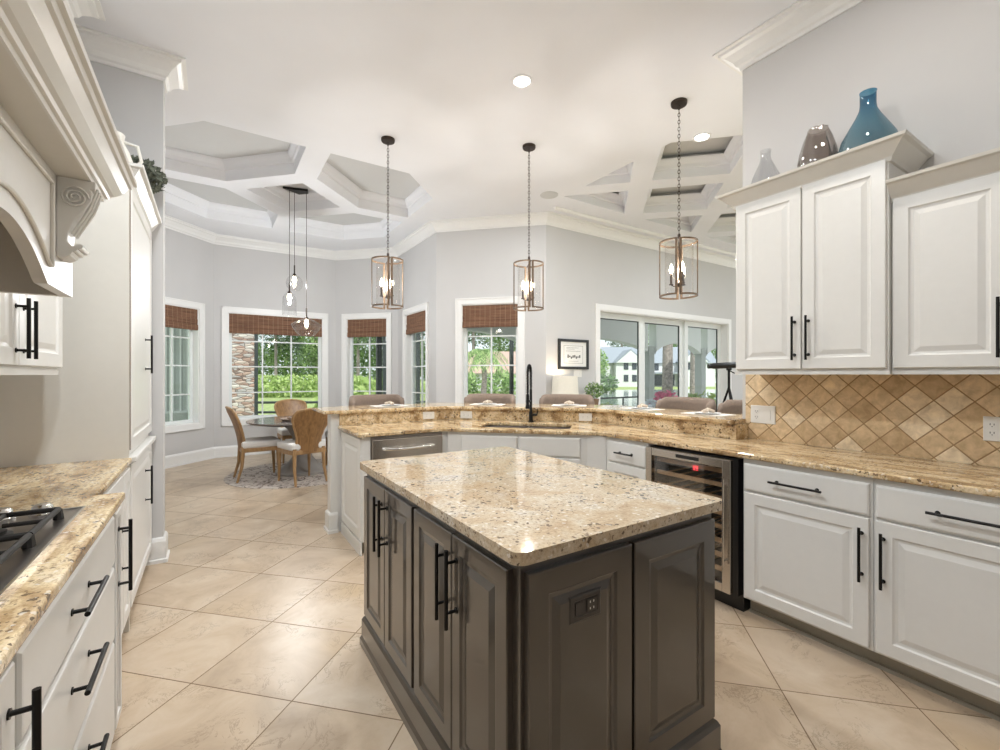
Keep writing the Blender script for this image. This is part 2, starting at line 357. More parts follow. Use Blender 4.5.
    def build(s, name, m, parent=None, smooth=False, bevel=0, loc=None, rz=0, fixn=True):
        me = bpy.data.meshes.new(name); me.from_pydata(s.v, [], s.f); me.update()
        if fixn:
            bm = bmesh.new(); bm.from_mesh(me); bmesh.ops.recalc_face_normals(bm, faces=bm.faces); bm.to_mesh(me); bm.free()
        me.materials.append(MT[m])
        if smooth:
            for p in me.polygons: p.use_smooth = True
        o = bpy.data.objects.new(name, me); C.objects.link(o)
        if parent: o.parent = parent
        if loc is not None: o.location = loc
        o.rotation_euler.z = rz
        if bevel:
            b = o.modifiers.new('b', 'BEVEL'); b.width = bevel; b.segments = 2; b.limit_method = 'ANGLE'; b.angle_limit = math.radians(35)
        if smooth and smooth != 'all':
            try:
                me.set_sharp_from_angle(angle=math.radians(40))
            except Exception: pass
        return o
def tag(o, label, cat, group=None):
    o['label'] = label; o['category'] = cat
    if group: o['group'] = group
    return o
def thing(name, label, cat, loc=(0, 0, 0), rz=0, group=None):
    o = bpy.data.objects.new(name, None); C.objects.link(o); o.location = loc; o.rotation_euler.z = rz; o.empty_display_size = .05
    return tag(o, label, cat, group)
def struct(o): o['kind'] = 'structure'; return o
def dup(root, loc, rz, label, group=None):
    def cp(o, par):
        c = o.copy(); C.objects.link(c); c.parent = par
        for ch in list(o.children): cp(ch, c)
        return c
    r = cp(root, None); r.location = loc; r.rotation_euler.z = rz; r['label'] = label
    if group: r['group'] = group
    return r

# ------------------------------------------------------------ shell
ZC = 3.68; ZK = 3.54
f = MB(); f.prism([(-.95, -2.2), (9.9, -2.2), (9.9, 5.30), (4.25, 5.30), (3.06, 6.42), (3.06, 8.0), (2.06, 9.0), (-.06, 9.0), (-1.06, 8.0), (-1.06, 4.2), (-.95, 4.2)], -.12, 0)
struct(f.build('floor', 'travertine_floor'))
# ceiling with coffer openings
def clip(poly, n, c):   # keep n.p <= c
    outp = []
    for i in range(len(poly)):
        a, b = poly[i-1], poly[i]; da = a[0]*n[0]+a[1]*n[1]-c; db = b[0]*n[0]+b[1]*n[1]-c
        if (da < 0) != (db < 0):
            t = da/(da-db); outp.append((a[0]+t*(b[0]-a[0]), a[1]+t*(b[1]-a[1])))
        if db <= 0: outp.append(b)
    return outp
def area(p): return sum(p[i-1][0]*p[i][1]-p[i][0]*p[i-1][1] for i in range(len(p)))/2
cx, cy = .92, 6.37
hexq = [(.12, .78), (.78, .12), (1.5, .12), (1.5, .98), (.98, 1.5), (.12, 1.5)]
nookc = [[(cx+sx*x, cy+sy*y) for x, y in hexq] for sx in (-1, 1) for sy in (-1, 1)]+[[(cx+.56, cy), (cx, cy+.56), (cx-.56, cy), (cx, cy-.56)]]
livec = []
for iu in range(-1, 6):
    for iv in range(-1, 6):
        u0, v0 = 8.23+1.58*iu, .9+1.56*iv; u1, v1 = u0+1.22, v0+1.2
        q = [((u+v)/2, (u-v)/2) for u, v in ((u0, v0), (u1, v0), (u1, v1), (u0, v1))]
        for nn, c in (((-1, 0), -3.83), ((0, 1), 4.42), ((1, 0), 9.3), ((0, -1), -1.2)): q = clip(q, nn, c) if q else q
        if len(q) >= 3 and abs(area(q)) > .05: livec.append(q)
allc = [q if area(q) > 0 else q[::-1] for q in nookc+livec]
outer = [(-1.1, -2.2), (9.9, -2.2), (9.9, 5.35), (4.2, 5.35), (3.1, 6.45), (3.1, 8.1), (2.1, 9.1), (-.1, 9.1), (-1.1, 8.1)]
f = MB(); loops = [[Vector((x, y, ZC)) for x, y in outer]]+[[Vector((x, y, ZC)) for x, y in q] for q in allc]
f.add([p for l in loops for p in l], geometry.tessellate_polygon(loops))
f.add([(x, y, ZC+.32) for x, y in outer], [tuple(range(len(outer)))])
struct(f.build('ceiling', 'ceiling_paint', fixn=False))
for i, q in enumerate(allc):
    qq = q[::-1]   # clockwise: the right-hand side is inside
    if i < 5: prof = [(0, ZC), (.01, ZC+.12), (.03, ZC+.125), (.04, ZC+.16), (.075, ZC+.20), (.08, ZC+.225), (.0, ZC+.225)]; D = .225
    else: prof = [(0, ZC), (.005, ZC+.10), (.03, ZC+.105), (.04, ZC+.14), (.085, ZC+.185), (.09, ZC+.20), (.0, ZC+.20)]; D = .26
    o = struct(MB().sweep(qq, prof, closed=True).build('trim_%d' % (i+10), 'ceiling_paint'))
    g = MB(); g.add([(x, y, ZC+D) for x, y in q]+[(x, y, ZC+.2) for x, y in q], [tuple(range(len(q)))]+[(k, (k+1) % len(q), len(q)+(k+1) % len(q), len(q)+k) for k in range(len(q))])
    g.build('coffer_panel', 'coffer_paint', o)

def wall(name, p0, p1, z0, z1, th, ops=(), mt='wall_paint'):
    """inner face runs p0->p1 with the room on its right; thickness goes left"""
    a, b = Vector(p0), Vector(p1); L = (b-a).length; d = (b-a)/L
    xs = sorted({0, L, *[q for o in ops for q in o[:2]]}); zs = sorted({z0, z1, *[q for o in ops for q in o[2:]]})
    g = MB()
    for i in range(len(xs)-1):
        for j in range(len(zs)-1):
            mx, mz = (xs[i]+xs[i+1])/2, (zs[j]+zs[j+1])/2
            if any(o[0] < mx < o[1] and o[2] < mz < o[3] for o in ops): continue
            g.box(xs[i], xs[i+1], 0, th, zs[j], zs[j+1])
    # weld
    o = struct(g.build(name, mt, fixn=True)); o.location = (a.x, a.y, 0); o.rotation_euler.z = math.atan2(d.y, d.x)
    return o
zw0, zw1 = .61, 2.43
S2 = math.sqrt(2)
NK = [(-.87, 7.9), (.03, 8.8), (1.97, 8.8), (2.87, 7.9), (2.87, 6.25), (4.05, 5.07)]
W1 = (.25, .985, zw0, zw1); W2 = (.20, 1.71, zw0, zw1); W3 = (.23, 1.05, zw0, zw1); W4 = (.38, 1.28, zw0, zw1); W5 = (.40, 1.27, zw0, zw1)
DR = (1.07, 4.64, 0, 2.40)
wall('wall_left', (-.95, -1.6), (-.95, 4.12), 0, ZC, .15)
wall('wall_left_soffit', (-.72, -1.6), (-.72, 3.69), 2.62, ZC, .22)
wall('wall_left_stub', (-.95, 4.12), (-.30, 4.12), 0, ZC, .15)
wall('wall_left_passage', (-.36, 4.27), (-.87, 4.9), 0, ZC, .15)
wall('wall_left_nook', (-.87, 4.9), (-.87, 7.9), 0, ZC, .15)
wall('wall_nook_left', NK[0], NK[1], 0, ZC, .18, [W1]); wall('wall_nook_back', NK[1], NK[2], 0, ZC, .18, [W2])
wall('wall_nook_right', NK[2], NK[3], 0, ZC, .18, [W3]); wall('wall_nook_east', NK[3], NK[4], 0, ZC, .18, [W4])
wall('wall_corner', NK[4], NK[5], 0, ZC, .18, [W5])
wall('wall_back', NK[5], (9.9, 5.07), 0, ZC, .2, [DR])
wall('wall_front', (3.175, -1.6), (-.95, -1.6), 0, ZC, .15, [(-.6, .6, 1.8, 2.6)])  # high opening added to let some sky light in from behind the camera
wall('wall_right', (3.175, 1.746), (3.175, -1.6), 0, ZC, .125)
# crown and baseboards
cr = [(0, ZK), (.012, ZK), (.016, ZK+.02), (.03, ZK+.03), (.045, ZK+.06), (.085, ZK+.10), (.11, ZK+.112), (.115, ZK+.128), (.14, ZK+.13), (.14, ZC), (0, ZC)]
lp = [(-.72, -1.6), (-.72, 3.69), (-.95, 3.69), (-.95, 4.12), (-.30, 4.12), (-.30, 4.27), (-.36, 4.27), (-.87, 4.9)]+NK+[(9.9, 5.07)]
struct(MB().sweep(lp, cr).build('trim_1', 'trim_paint'))
struct(MB().sweep([(3.30, -1.6), (3.30, 1.746), (3.175, 1.746), (3.175, -1.6)], cr).build('trim_2', 'trim_paint'))
struct(MB().sweep([(3.95, 4.78), (9.9, 4.78)], [(0, ZC-.001), (0, ZC-.03), (.03, ZC-.04), (.05, ZC-.02), (.05, ZC)]).build('trim_3', 'trim_paint'))
bb = [(0, 0), (.028, 0), (.028, .025), (.018, .03), (.018, .155), (.010, .175), (0, .185)]
struct(MB().sweep([(-.50, 4.12), (-.30, 4.12), (-.30, 4.27), (-.36, 4.27), (-.87, 4.9)]+NK+[(4.05+1.02, 5.07)], bb).build('baseboard_left', 'trim_paint'))
struct(MB().sweep([(8.72, 5.07), (9.9, 5.07)], bb).build('baseboard_back', 'trim_paint'))

# windows ---------------------------------------------------
def window(n, p0, p1, o, cols, th=.18):
    a, b = Vector(p0), Vector(p1); d = (b-a).normalized()
    s0, s1, z0, z1 = o; g = MB(); c = .092
    # casing on the wall face (local y<0 is the room)
    for x0, x1, q0, q1 in ((s0-c, s0, z0-c, z1+c), (s1, s1+c, z0-c, z1+c), (s0, s1, z1, z1+c), (s0, s1, z0-c, z0)):
        g.box(x0, x1, -.018, 0, q0, q1)
    for x0, x1, q0, q1 in ((s0-c, s0-c+.018, z0-c, z1+c), (s1+c-.018, s1+c, z0-c, z1+c), (s0-c, s1+c, z1+c-.018, z1+c), (s0-c, s1+c, z0-c, z0-c+.018)):
        g.box(x0, x1, -.028, -.0175, q0, q1)
    # jambs
    for x0, x1, q0, q1 in ((s0, s0+.015, z0, z1), (s1-.015, s1, z0, z1), (s0, s1, z1-.015, z1), (s0, s1, z0, z0+.015)): g.box(x0, x1, -.001, th, q0, q1)
    r = struct(g.build('window_%d' % n, 'trim_paint')); r.location = (a.x, a.y, 0); r.rotation_euler.z = math.atan2(d.y, d.x)
    h = MB(); fy0, fy1 = .10, .14; k = .045
    i0, i1, j0, j1 = s0+.015, s1-.015, z0+.015, z1-.015
    for x0, x1, q0, q1 in ((i0, i0+k, j0, j1), (i1-k, i1, j0, j1), (i0+k, i1-k, j1-k, j1), (i0+k, i1-k, j0, j0+k)): h.box(x0, x1, fy0, fy1, q0, q1)
    h.build('sash', 'sash_paint', r)
    h = MB()
    for q in range(1, cols): x = i0+k+(i1-i0-2*k)*q/cols; h.box(x-.011, x+.011, fy0+.005, fy1-.005, j0+k, j1-k)
    for q in (1.07, 1.52, 1.96): h.box(i0+k, i1-k, fy0+.006, fy1-.006, q-.010, q+.010)
    h.build('muntins', 'sash_paint', r)
    MB().box(i0+k, i1-k, fy0+.018, fy0+.022, j0+k, j1-k).build('pane', 'window_glass', r)
    return r
window(1, NK[0], NK[1], W1, 2); window(2, NK[1], NK[2], W2, 3); window(3, NK[2], NK[3], W3, 2); window(4, NK[3], NK[4], W4, 2); window(5, NK[4], NK[5], W5, 2)
def shade(p0, p1, o, label, drop=.33):
    a, b = Vector(p0), Vector(p1); d = (b-a).normalized(); s0, s1, z0, z1 = o
    mid = a+d*((s0+s1)/2); wd = s1-s0-.03
    prof = [(.05, 0), (.012, 0), (.010, -.10), (.014, -.15), (.004, -.158), (.006, -.22), (.012, -.235), (-.003, -.245), (-.006, -drop+.02), (.002, -drop), (.03, -drop), (.05, -.02)]
    g = MB(); n = len(prof)
    for x in (-wd/2, wd/2): g.v += [(x, y, z) for y, z in prof]
    g.f += [(i, (i+1) % n, n+(i+1) % n, n+i) for i in range(n)]+[tuple(range(n)), tuple(range(n, 2*n))]
    r = g.build('woven_shade', 'woven_shade'); r.location = (mid.x, mid.y, z1-.016); r.rotation_euler.z = math.atan2(d.y, d.x)
    tag(r, label, 'window shade', 'woven wood roman shades')
shade(NK[0], NK[1], W1, 'brown woven shade partly hidden behind the white column, leftmost of the shades')
shade(NK[1], NK[2], W2, 'widest brown woven shade, on the nook window behind the dining table')
shade(NK[2], NK[3], W3, 'brown woven shade on the narrow window right of the wide dining window')
shade(NK[3], NK[4], W4, 'greyish woven shade seen almost edge on, on the steeply angled nook window')
shade(NK[4], NK[5], W5, 'brown woven shade with pale vertical cords, on the window behind the middle pendant')
# sliding door wall
r = MB(); c = .09; X0, X1 = 4.05+DR[0], 4.05+DR[1]
for x0, x1, q0, q1 in ((X0-c, X0, 0, DR[3]+c), (X1, X1+c, 0, DR[3]+c), (X0, X1, DR[3], DR[3]+c)): r.box(x0, x1, 5.052, 5.07, q0, q1)
for x0, x1, q0, q1 in ((X0, X0+.015, 0, DR[3]), (X1-.015, X1, 0, DR[3]), (X0, X1, DR[3]-.015, DR[3])): r.box(x0, x1, 5.07, 5.30, q0, q1)
door = struct(r.build('door_1', 'trim_paint'))
pw = (X1-X0-.03)/3
for k in range(3):
    a0 = X0+.015+k*pw; g = MB(); yo = 5.215 if k != 1 else 5.255
    for x0, x1, q0, q1 in ((a0, a0+.1, .02, DR[3]-.015), (a0+pw-.1, a0+pw, .02, DR[3]-.015), (a0+.1, a0+pw-.1, DR[3]-.10, DR[3]-.015), (a0+.1, a0+pw-.1, .02, .14)): g.box(x0, x1, yo, yo+.04, q0, q1)
    fr = g.build('door_panel', 'sash_paint', door)
    MB().box(a0+.1, a0+pw-.1, yo+.018, yo+.022, .14, DR[3]-.1).build('pane', 'window_glass', fr)
    g = MB()
    for x0, x1 in ((a0+.1, a0+.112), (a0+pw-.112, a0+pw-.1)): g.box(x0, x1, yo+.01, yo+.03, .14, DR[3]-.1)
    g.box(a0+.1, a0+pw-.1, yo+.01, yo+.03, DR[3]-.115, DR[3]-.1)
    g.build('gasket', 'screen_dark', fr)

# ------------------------------------------------------------ cabinets
RP = lambda fr=.06, t=.02: [(0, 0), (0, t-.003), (.003, t), (fr, t), (fr+.006, t-.007), (fr+.010, t-.008), (fr+.018, t-.009), (fr+.042, t-.002), (fr+.046, t-.002)]
SLAB = lambda t=.02: [(0, 0), (0, t-.006), (.006, t-.001), (.012, t), (.02, t)]
FLATP = [(0, 0), (0, .004), (.05, .004), (.056, .010), (.07, .010), (.076, .002), (.08, .002)]
def handle(par, x, z, L, vert, y=-.02, m='black_metal', lab=None, so=.034):
    g = MB(); h = L/2; e = h-.03 if L > .12 else h-.012
    if vert:
        g.tube([(x, y-so, z-h), (x, y-so, z+h)], .0062)
        for s in (-1, 1): g.tube([(x, y, z+s*e), (x, y-.003, z+s*e), (x, y-.0031, z+s*e), (x, y-so, z+s*e)], [.009, .009, .0048, .0048])
    else:
        g.tube([(x-h, y-so, z), (x+h, y-so, z)], .0062)
        for s in (-1, 1): g.tube([(x+s*e, y, z), (x+s*e, y-.003, z), (x+s*e, y-.0031, z), (x+s*e, y-so, z)], [.009, .009, .0048, .0048])
    return g.build('handle', m, par, smooth=True)
def cabinet(name, label, cat, loc, rz, wd, dp, z0, z1, fronts, mt='white_paint', toe=.10, group=None, fr=.06, hm='black_metal', frame=None):
    """local frame: x to the right seen from the front, y into the cabinet; fronts = (kind, x0, x1, z0, z1, handle)"""
    t = thing(name, label, cat, loc, rz, group); b = MB()
    b.box(0, wd, 0, dp, z0+toe, z1)
    b.build('body', mt, t, bevel=.0015)
    if toe:
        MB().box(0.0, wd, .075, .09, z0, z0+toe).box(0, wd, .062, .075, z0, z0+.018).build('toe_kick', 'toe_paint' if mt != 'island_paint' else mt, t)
    for k, x0, x1, q0, q1, hd in fronts:
        g = MB()
        if k == 'door': g.rings(x1-x0, q1-q0, RP(fr), x0, q0)
        elif k == 'drawer': g.rings(x1-x0, q1-q0, SLAB(), x0, q0)
        nm = 'door' if k == 'door' else 'drawer'
        o = g.build(nm, mt, t)
        if hd:
            if hd[0] == 'v': handle(o, hd[1], hd[2], hd[3], True, m=hm)
            else: handle(o, hd[1], hd[2], hd[3], False, m=hm)
    return t
ZT = .932; TB = .902     # worktop top and underside
# right run : front faces -X at X=2.565
R = -PI/2; XF = 2.565
cabinet('base_cabinet', 'white base cabinet right of the wine cooler with one drawer over one door', 'cabinet', (XF, 1.405, 0), R, .60, .60, 0, TB,
        [('drawer', .012, .588, .725, .872, ('h', .285, .80, .25)), ('door', .012, .588, .115, .712, ('v', .562, .545, .25))], group='white base cabinets of the right run')
cabinet('base_cabinet', 'white base cabinet nearest the camera on the right, drawer handle cut by the picture edge', 'cabinet', (XF, .803, 0), R, .62, .60, 0, TB,
        [('drawer', .012, .61, .725, .872, ('h', .335, .80, .29)), ('door', .012, .61, .115, .712, ('v', .040, .54, .25))], group='white base cabinets of the right run')
cabinet('base_cabinet', 'white base cabinet beyond the picture edge on the right run', 'cabinet', (XF, .181, 0), R, .9, .60, 0, TB,
        [('drawer', .012, .888, .725, .872, ('h', .45, .80, .26)), ('door', .012, .888, .115, .712, ('v', .047, .60, .19))], group='white base cabinets of the right run')
cabinet('base_cabinet', 'white drawer cabinet left of the wine cooler with short black pull', 'cabinet', (XF, 2.465, 0), R, .395, .42, 0, TB,
        [('drawer', .035, .385, .725, .872, ('h', .21, .80, .17)), ('door', .035, .385, .115, .712, None)])
# wine cooler
t = thing('wine_cooler', 'stainless framed wine cooler with wooden shelves under the granite counter', 'wine cooler', (2.545, 2.055, 0), R)
g = MB(); W = .60
for b in ((0, .02, .02, .46, .1, .885), (W-.02, W, .02, .46, .1, .885), (.02, W-.02, .44, .46, .1, .885), (.02, W-.02, .02, .44, .86, .885), (.02, W-.02, .02, .44, .1, .125)): g.box(*b)
g.build('housing', 'cooler_inside', t)
MB().box(0, W+.035, .05, .46, .0, .10).box(W+.0, W+.03, .0, .4, .10, .89).build('plinth', 'black_plastic', t)
g = MB()
for b in ((0, .05, -.03, .015, .105, .88), (W-.05, W, -.03, .015, .105, .88), (.05, W-.05, -.03, .015, .83, .88), (.05, W-.05, -.03, .015, .105, .155)): g.box(*b)
dr = g.build('door', 'steel', t, bevel=.003); dr['label'] = 'stainless steel door frame'
MB().box(.05, W-.05, -.015, -.009, .155, .83).build('pane', 'cooler_glass', dr)
handle(dr, W-.025, .52, .5, True, y=-.03, m='steel', so=.03)
for k in range(8):
    z = .20+k*.084; g = MB(); g.box(.055, W-.055, .02, .038, z, z+.024)
    for q in range(5): g.box(.09+q*.1, .10+q*.1, .038, .40, z+.006, z+.014)
    g.build('shelf', 'shelf_wood', t)
g = MB(); g.box(.24, .40, -.033, -.03, .845, .866)
g.build('control_strip', 'black_plastic', dr)
g = MB()
for x in (.335, .355): 
    for q in (0, .012, .024): g.box(x, x+.012, .012, .015, .775+q, .778+q)
    g.box(x, x+.002, .012, .015, .775, .802); g.box(x+.010, x+.012, .012, .015, .775, .802)
g.build('display', 'led_red', t)
# diagonal sink base and left segment
dg = (2.535, 2.505); c2 = (1.64, 3.40)
LD = math.hypot(dg[0]-c2[0], dg[1]-c2[1])
ax, ay = c2[0]+.03*.7071, c2[1]+.03*.7071
t = cabinet('sink_cabinet', 'white angled sink cabinet with two false fronts above two doors', 'cabinet', (ax+.01, ay-.01, 0), -PI/4, LD-.03, .62, 0, .70,
            [('drawer', .12, .595, .725, .875, None), ('drawer', .61, 1.10, .725, .875, None), ('door', .12, .595, .115, .712, ('v', .55, .62, .16)), ('door', .61, 1.10, .115, .712, ('v', .655, .62, .16))])
MB().box(0, LD-.03, 0, .02, .70, TB).build('front_rail', 'white_paint', t)
XL = .96
t = cabinet('base_cabinet', 'white peninsula end cabinet with a panelled side beside the dishwasher', 'cabinet', (XL, 3.43, 0), 0, .065, .60, 0, TB, [])
g = MB().rings(.58, .77, RP(.07, .012)); g.xf(Matrix.Rotation(-PI/2, 4, 'Z')); o = g.build('side_panel', 'white_paint', t, loc=(0, .59, .115))
MB().box(-.014, 0, 0, .60, 0, .10).build('base_moulding', 'white_paint', t)
t = thing('dishwasher', 'stainless dishwasher with a bowed handle under the left end of the peninsula', 'dishwasher', (XL+.067, 3.43, 0), 0)
MB().box(0, .60, .0, .57, .10, .895).build('body', 'dark_steel', t)
MB().box(0, .60, .05, .5, 0, .10).build('toe_kick', 'black_plastic', t)
o = MB().box(.006, .594, -.028, -.001, .12, .875).build('door', 'steel', t, bevel=.004)
g = MB(); g.tube([(.09, -.028, .80), (.10, -.05, .80), (.2, -.062, .797), (.30, -.066, .796), (.40, -.062, .797), (.50, -.05, .80), (.51, -.028, .80)], .012)
g.build('handle', 'chrome', o, smooth=True)
t = thing('corner_filler', 'white filler post between the dishwasher and the angled sink cabinet', 'filler panel', (1.63, 3.43, 0), 0)
MB().prism([(0, 0), (.03, 0), (.18, -.0), (.30, .12), (.30, .3), (0, .3)], .1, TB).build('panel', 'white_paint', t)
t = thing('corner_filler', 'white filler post between the angled sink cabinet and the narrow drawer cabinet', 'filler panel', (2.565, 2.505, 0), 0)
MB().prism([(0, -.035), (.3, -.035), (.3, .3), (.1, .3), (-.09, .11)], .1, TB).build('panel', 'white_paint', t)

# lower worktop with sink cut-out (one continuous slab)
def edge_round(o, w=.008):
    b = o.modifiers.new('b', 'BEVEL'); b.width = w; b.segments = 3; b.limit_method = 'ANGLE'; b.angle_limit = math.radians(40)
SX, SY = 2.325, 3.19; e1 = Vector((.7071, -.7071)); e2 = Vector((.7071, .7071))
def sk(a, b): p = Vector((SX, SY))+e1*a+e2*b; return (p.x, p.y)
def rrect(hw, hd, r, off=0):
    pts = []
    for sx, sy, a0 in ((1, -1, -90), (1, 1, 0), (-1, 1, 90), (-1, -1, 180)):
        for k in range(5):
            a = math.radians(a0+k*22.5); pts.append(sk(off+sx*(hw-r)+r*math.cos(a), sy*(hd-r)+r*math.sin(a)))
    return pts
WT = [(2.535, -1.0), (2.535, 2.505), (1.64, 3.40), (.925, 3.40), (.925, 4.05), (1.97, 4.05), (3.01, 3.01), (3.01, 1.746), (3.173, 1.745), (3.173, -1.0)]
hole = rrect(.39, .20, .04)
g = MB(); g.prism(WT[::-1] if area(WT) < 0 else WT, TB, ZT, [hole[::-1]])
o = g.build('worktop', 'granite_gold'); edge_round(o)
tag(o, 'long polished gold granite worktop along the right wall and the peninsula', 'worktop')
t = thing('sink', 'undermount double-bowl sink in the peninsula worktop below the black tap', 'sink', (SX, SY, 0), -PI/4)
for off in (-.2, .2):
    g = MB()
    def rr(hw, hd, z): return [(off+x, y, z) for x, y in ((-hw, -hd), (hw, -hd), (hw, hd), (-hw, hd))]
    g.v = rr(.195, .21, TB)+rr(.185, .20, TB-.01)+rr(.175, .19, .72)
    g.f = [(i, (i+1) % 4, 4+(i+1) % 4, 4+i) for i in range(4)]+[(4+i, 4+(i+1) % 4, 8+(i+1) % 4, 8+i) for i in range(4)]+[(8, 9, 10, 11)]
    g.build('bowl', 'sink_steel', t)
# raised bar
t = thing('half_wall', 'white half wall carrying the raised granite bar with a post at its left end', 'half wall', (0, 0, 0))
struct_half = t
HW = [(.87, 4.075), (1.98, 4.075), (3.035, 3.02), (3.035, 1.747), (3.16, 1.747), (3.16, 3.07), (2.03, 4.20), (.87, 4.20)]
MB().prism(HW[::-1], 0, 1.036).build('wall_panel', 'white_paint', t)
MB().sweep([(.93, 4.075), (.87, 4.075), (.87, 4.20), (2.03, 4.20), (3.16, 3.07), (3.16, 1.78)], [(0, 0), (-.028, 0), (-.028, .025), (-.018, .03), (-.018, .155), (-.01, .17), (0, .175)]).build('base_moulding', 'white_paint', t)
SPL = [(.94, 4.052), (1.971, 4.052), (3.012, 3.011), (3.012, 1.70), (3.164, 1.70), (3.164, 1.744), (3.032, 1.744), (3.032, 3.019), (1.979, 4.072), (.94, 4.072)]
o = MB().prism(SPL[::-1], ZT, 1.037).build('granite_splash', 'granite_gold'); tag(o, 'upright granite band between the peninsula worktop and the raised bar', 'splashback')
BT = [(.80, 4.02), (1.955, 4.02), (2.975, 3.0), (2.975, 1.715), (3.165, 1.715), (3.165, 1.752), (3.50, 1.752), (3.50, 3.21), (2.17, 4.54), (.80, 4.54)]
o = MB().prism(BT[::-1], 1.0375, 1.067).build('raised_counter', 'granite_gold'); edge_round(o); tag(o, 'raised granite bar top running behind the sink and around the peninsula', 'bar top')
# backsplash
o = MB().box(3.166, 3.1745, -1.0, 1.72, ZT+.001, 1.43).build('tile_backsplash', 'splash_tile'); tag(o, 'beige diagonal stone tile backsplash on the right wall above the granite', 'backsplash')
# upper cabinets, right wall
def crown(t, wd, dp, z, m='cream_paint', h=.075, pr=.09, left=True, right=True):
    prof = [(0, z-.02), (.012, z-.02), (.018, z), (.03, z+.012), (pr-.02, z+h-.02), (pr-.004, z+h-.014), (pr, z+h), (0, z+h)]
    path = []
    # seen in local frame: wrap the cabinet front with the outside on the right of the heading
    if left: path += [(0, dp)]
    path += [(0, 0), (wd, 0)]
    if right: path += [(wd, dp)]
    prof = [(-o, zz) for o, zz in prof]
    MB().sweep(path, [(-o, zz) for o, zz in prof]).build('crown_moulding', m, t)
XU = 2.845
t = cabinet('wall_cabinet', 'taller white wall cabinet with two doors and paired black pulls, glass vases on top', 'cabinet', (XU, 1.605, 0), R, .775, .325, 1.395, 2.47,
            [('door', .008, .384, 1.41, 2.452, ('v', .352, 1.585, .25)), ('door', .391, .767, 1.41, 2.452, ('v', .423, 1.585, .25))], toe=0, group='white wall cabinets on the right')
crown(t, .775, .325, 2.46); MB().box(-.004, .779, -.006, .325, 1.378, 1.396).build('light_rail', 'white_paint', t)
t = cabinet('wall_cabinet', 'lower white wall cabinet at the right picture edge, one wide door in view', 'cabinet', (XU+.035, .829, 0), R, 1.0, .29, 1.395, 2.27,
            [('door', .008, .405, 1.41, 2.252, ('v', .37, 1.58, .26)), ('door', .413, .99, 1.41, 2.252, None)], toe=0, group='white wall cabinets on the right')
crown(t, 1.0, .29, 2.26, left=False); MB().box(0, 1.0, -.006, .29, 1.378, 1.396).build('light_rail', 'white_paint', t)

# ------------------------------------------------------------ island
IX0, IX1, IY0, IY1 = .632, 1.54, .905, 2.325
t = thing('kitchen_island', 'dark brown kitchen island with raised-panel doors and polished cream granite top', 'island', (IX0+.035, IY0+.035, 0))
bx, by = IX1-IX0-.07, IY1-IY0-.07
MB().box(0, bx, 0, by, .12, .895).build('body', 'island_paint', t)
g = MB().sweep([(0, 0), (0, by), (bx, by), (bx, 0)], [(-.03, .0), (-.03, .03), (-.022, .045), (-.022, .125), (-.014, .14), (-.002, .15), (0, .15), (0, 0)], closed=True)
g.build('base_moulding', 'island_paint', t)
# end (front, faces -Y): two panels
for x0, x1 in ((.012, .400), (.412, bx-.008)):
    o = MB().rings(x1-x0, .70, RP(.065, .02), x0, .165).build('end_panel', 'island_paint', t)
# outlet on left end panel
o = thing('power_outlet', 'dark brown outlet plate on the end panel of the kitchen island', 'outlet', (IX0+.035+.150, IY0+.035-.0155, .695), 0)
MB().rings(.118, .074, [(0, 0), (0, .003), (.004, .006), (.014, .006), (.016, .004), (.018, .004)]).build('plate', 'plate_dark', o)
g = MB().box(.062, .098, -.0075, -.003, .02, .054); g.box(.02, .05, -.0075, -.003, .02, .054); g.build('receptacle', 'plate_dark', o)
g = MB()
for z in (.028, .046): g.box(.072, .075, -.008, -.0072, z-.003, z+.003); g.box(.085, .088, -.008, -.0072, z-.003, z+.003)
g.build('slots', 'plate_white', o)
# left side doors (face -X). local panels built facing -y then turned
Mx = Matrix.Rotation(-PI/2, 4, 'Z')
dy = [by-.01, by-.01-.335, by-.01-.345-.335, by-.02-.69-.33]
starts = [by-.012, by-.012-.322, by-.020-.652, by-.028-.652-.322+.008]
wds = [.316, .316, .322, .322]
x = 0; ys = by-.012
for k in range(4):
    wdk = .317
    g = MB().rings(wdk, .70, RP(.052, .02), 0, .165); g.xf(Mx)
    o = g.build('door', 'island_paint', t, loc=(0, ys, 0))
    hx = (wdk-.032) if k % 2 == 0 else .032
    h = MB(); so = .036
    h.tube([(-.02-so, -hx, .585), (-.02-so, -hx, .83)], .0065)
    for z in (.635, .79): h.tube([(-.02, -hx, z), (-.024, -hx, z), (-.0241, -hx, z), (-.02-so, -hx, z)], [.010, .010, .005, .005])
    h.build('handle', 'black_metal', o, smooth=True)
    ys -= wdk+(.006 if k % 2 == 0 else .024)
def rpoly(x0, x1, y0, y1, r_, n=6):
    out_ = []
    for cx_, cy_, a0 in ((x1-r_, y0+r_, -90), (x1-r_, y1-r_, 0), (x0+r_, y1-r_, 90), (x0+r_, y0+r_, 180)):
        out_ += [(cx_+r_*math.cos(math.radians(a0+90*k/n)), cy_+r_*math.sin(math.radians(a0+90*k/n))) for k in range(n+1)]
    return out_
o = MB().prism(rpoly(-.035, bx+.035, -.035, by+.035, .035), TB-.004, ZT).build('countertop', 'granite', t); o['label'] = 'polished cream granite top'; edge_round(o, .010)

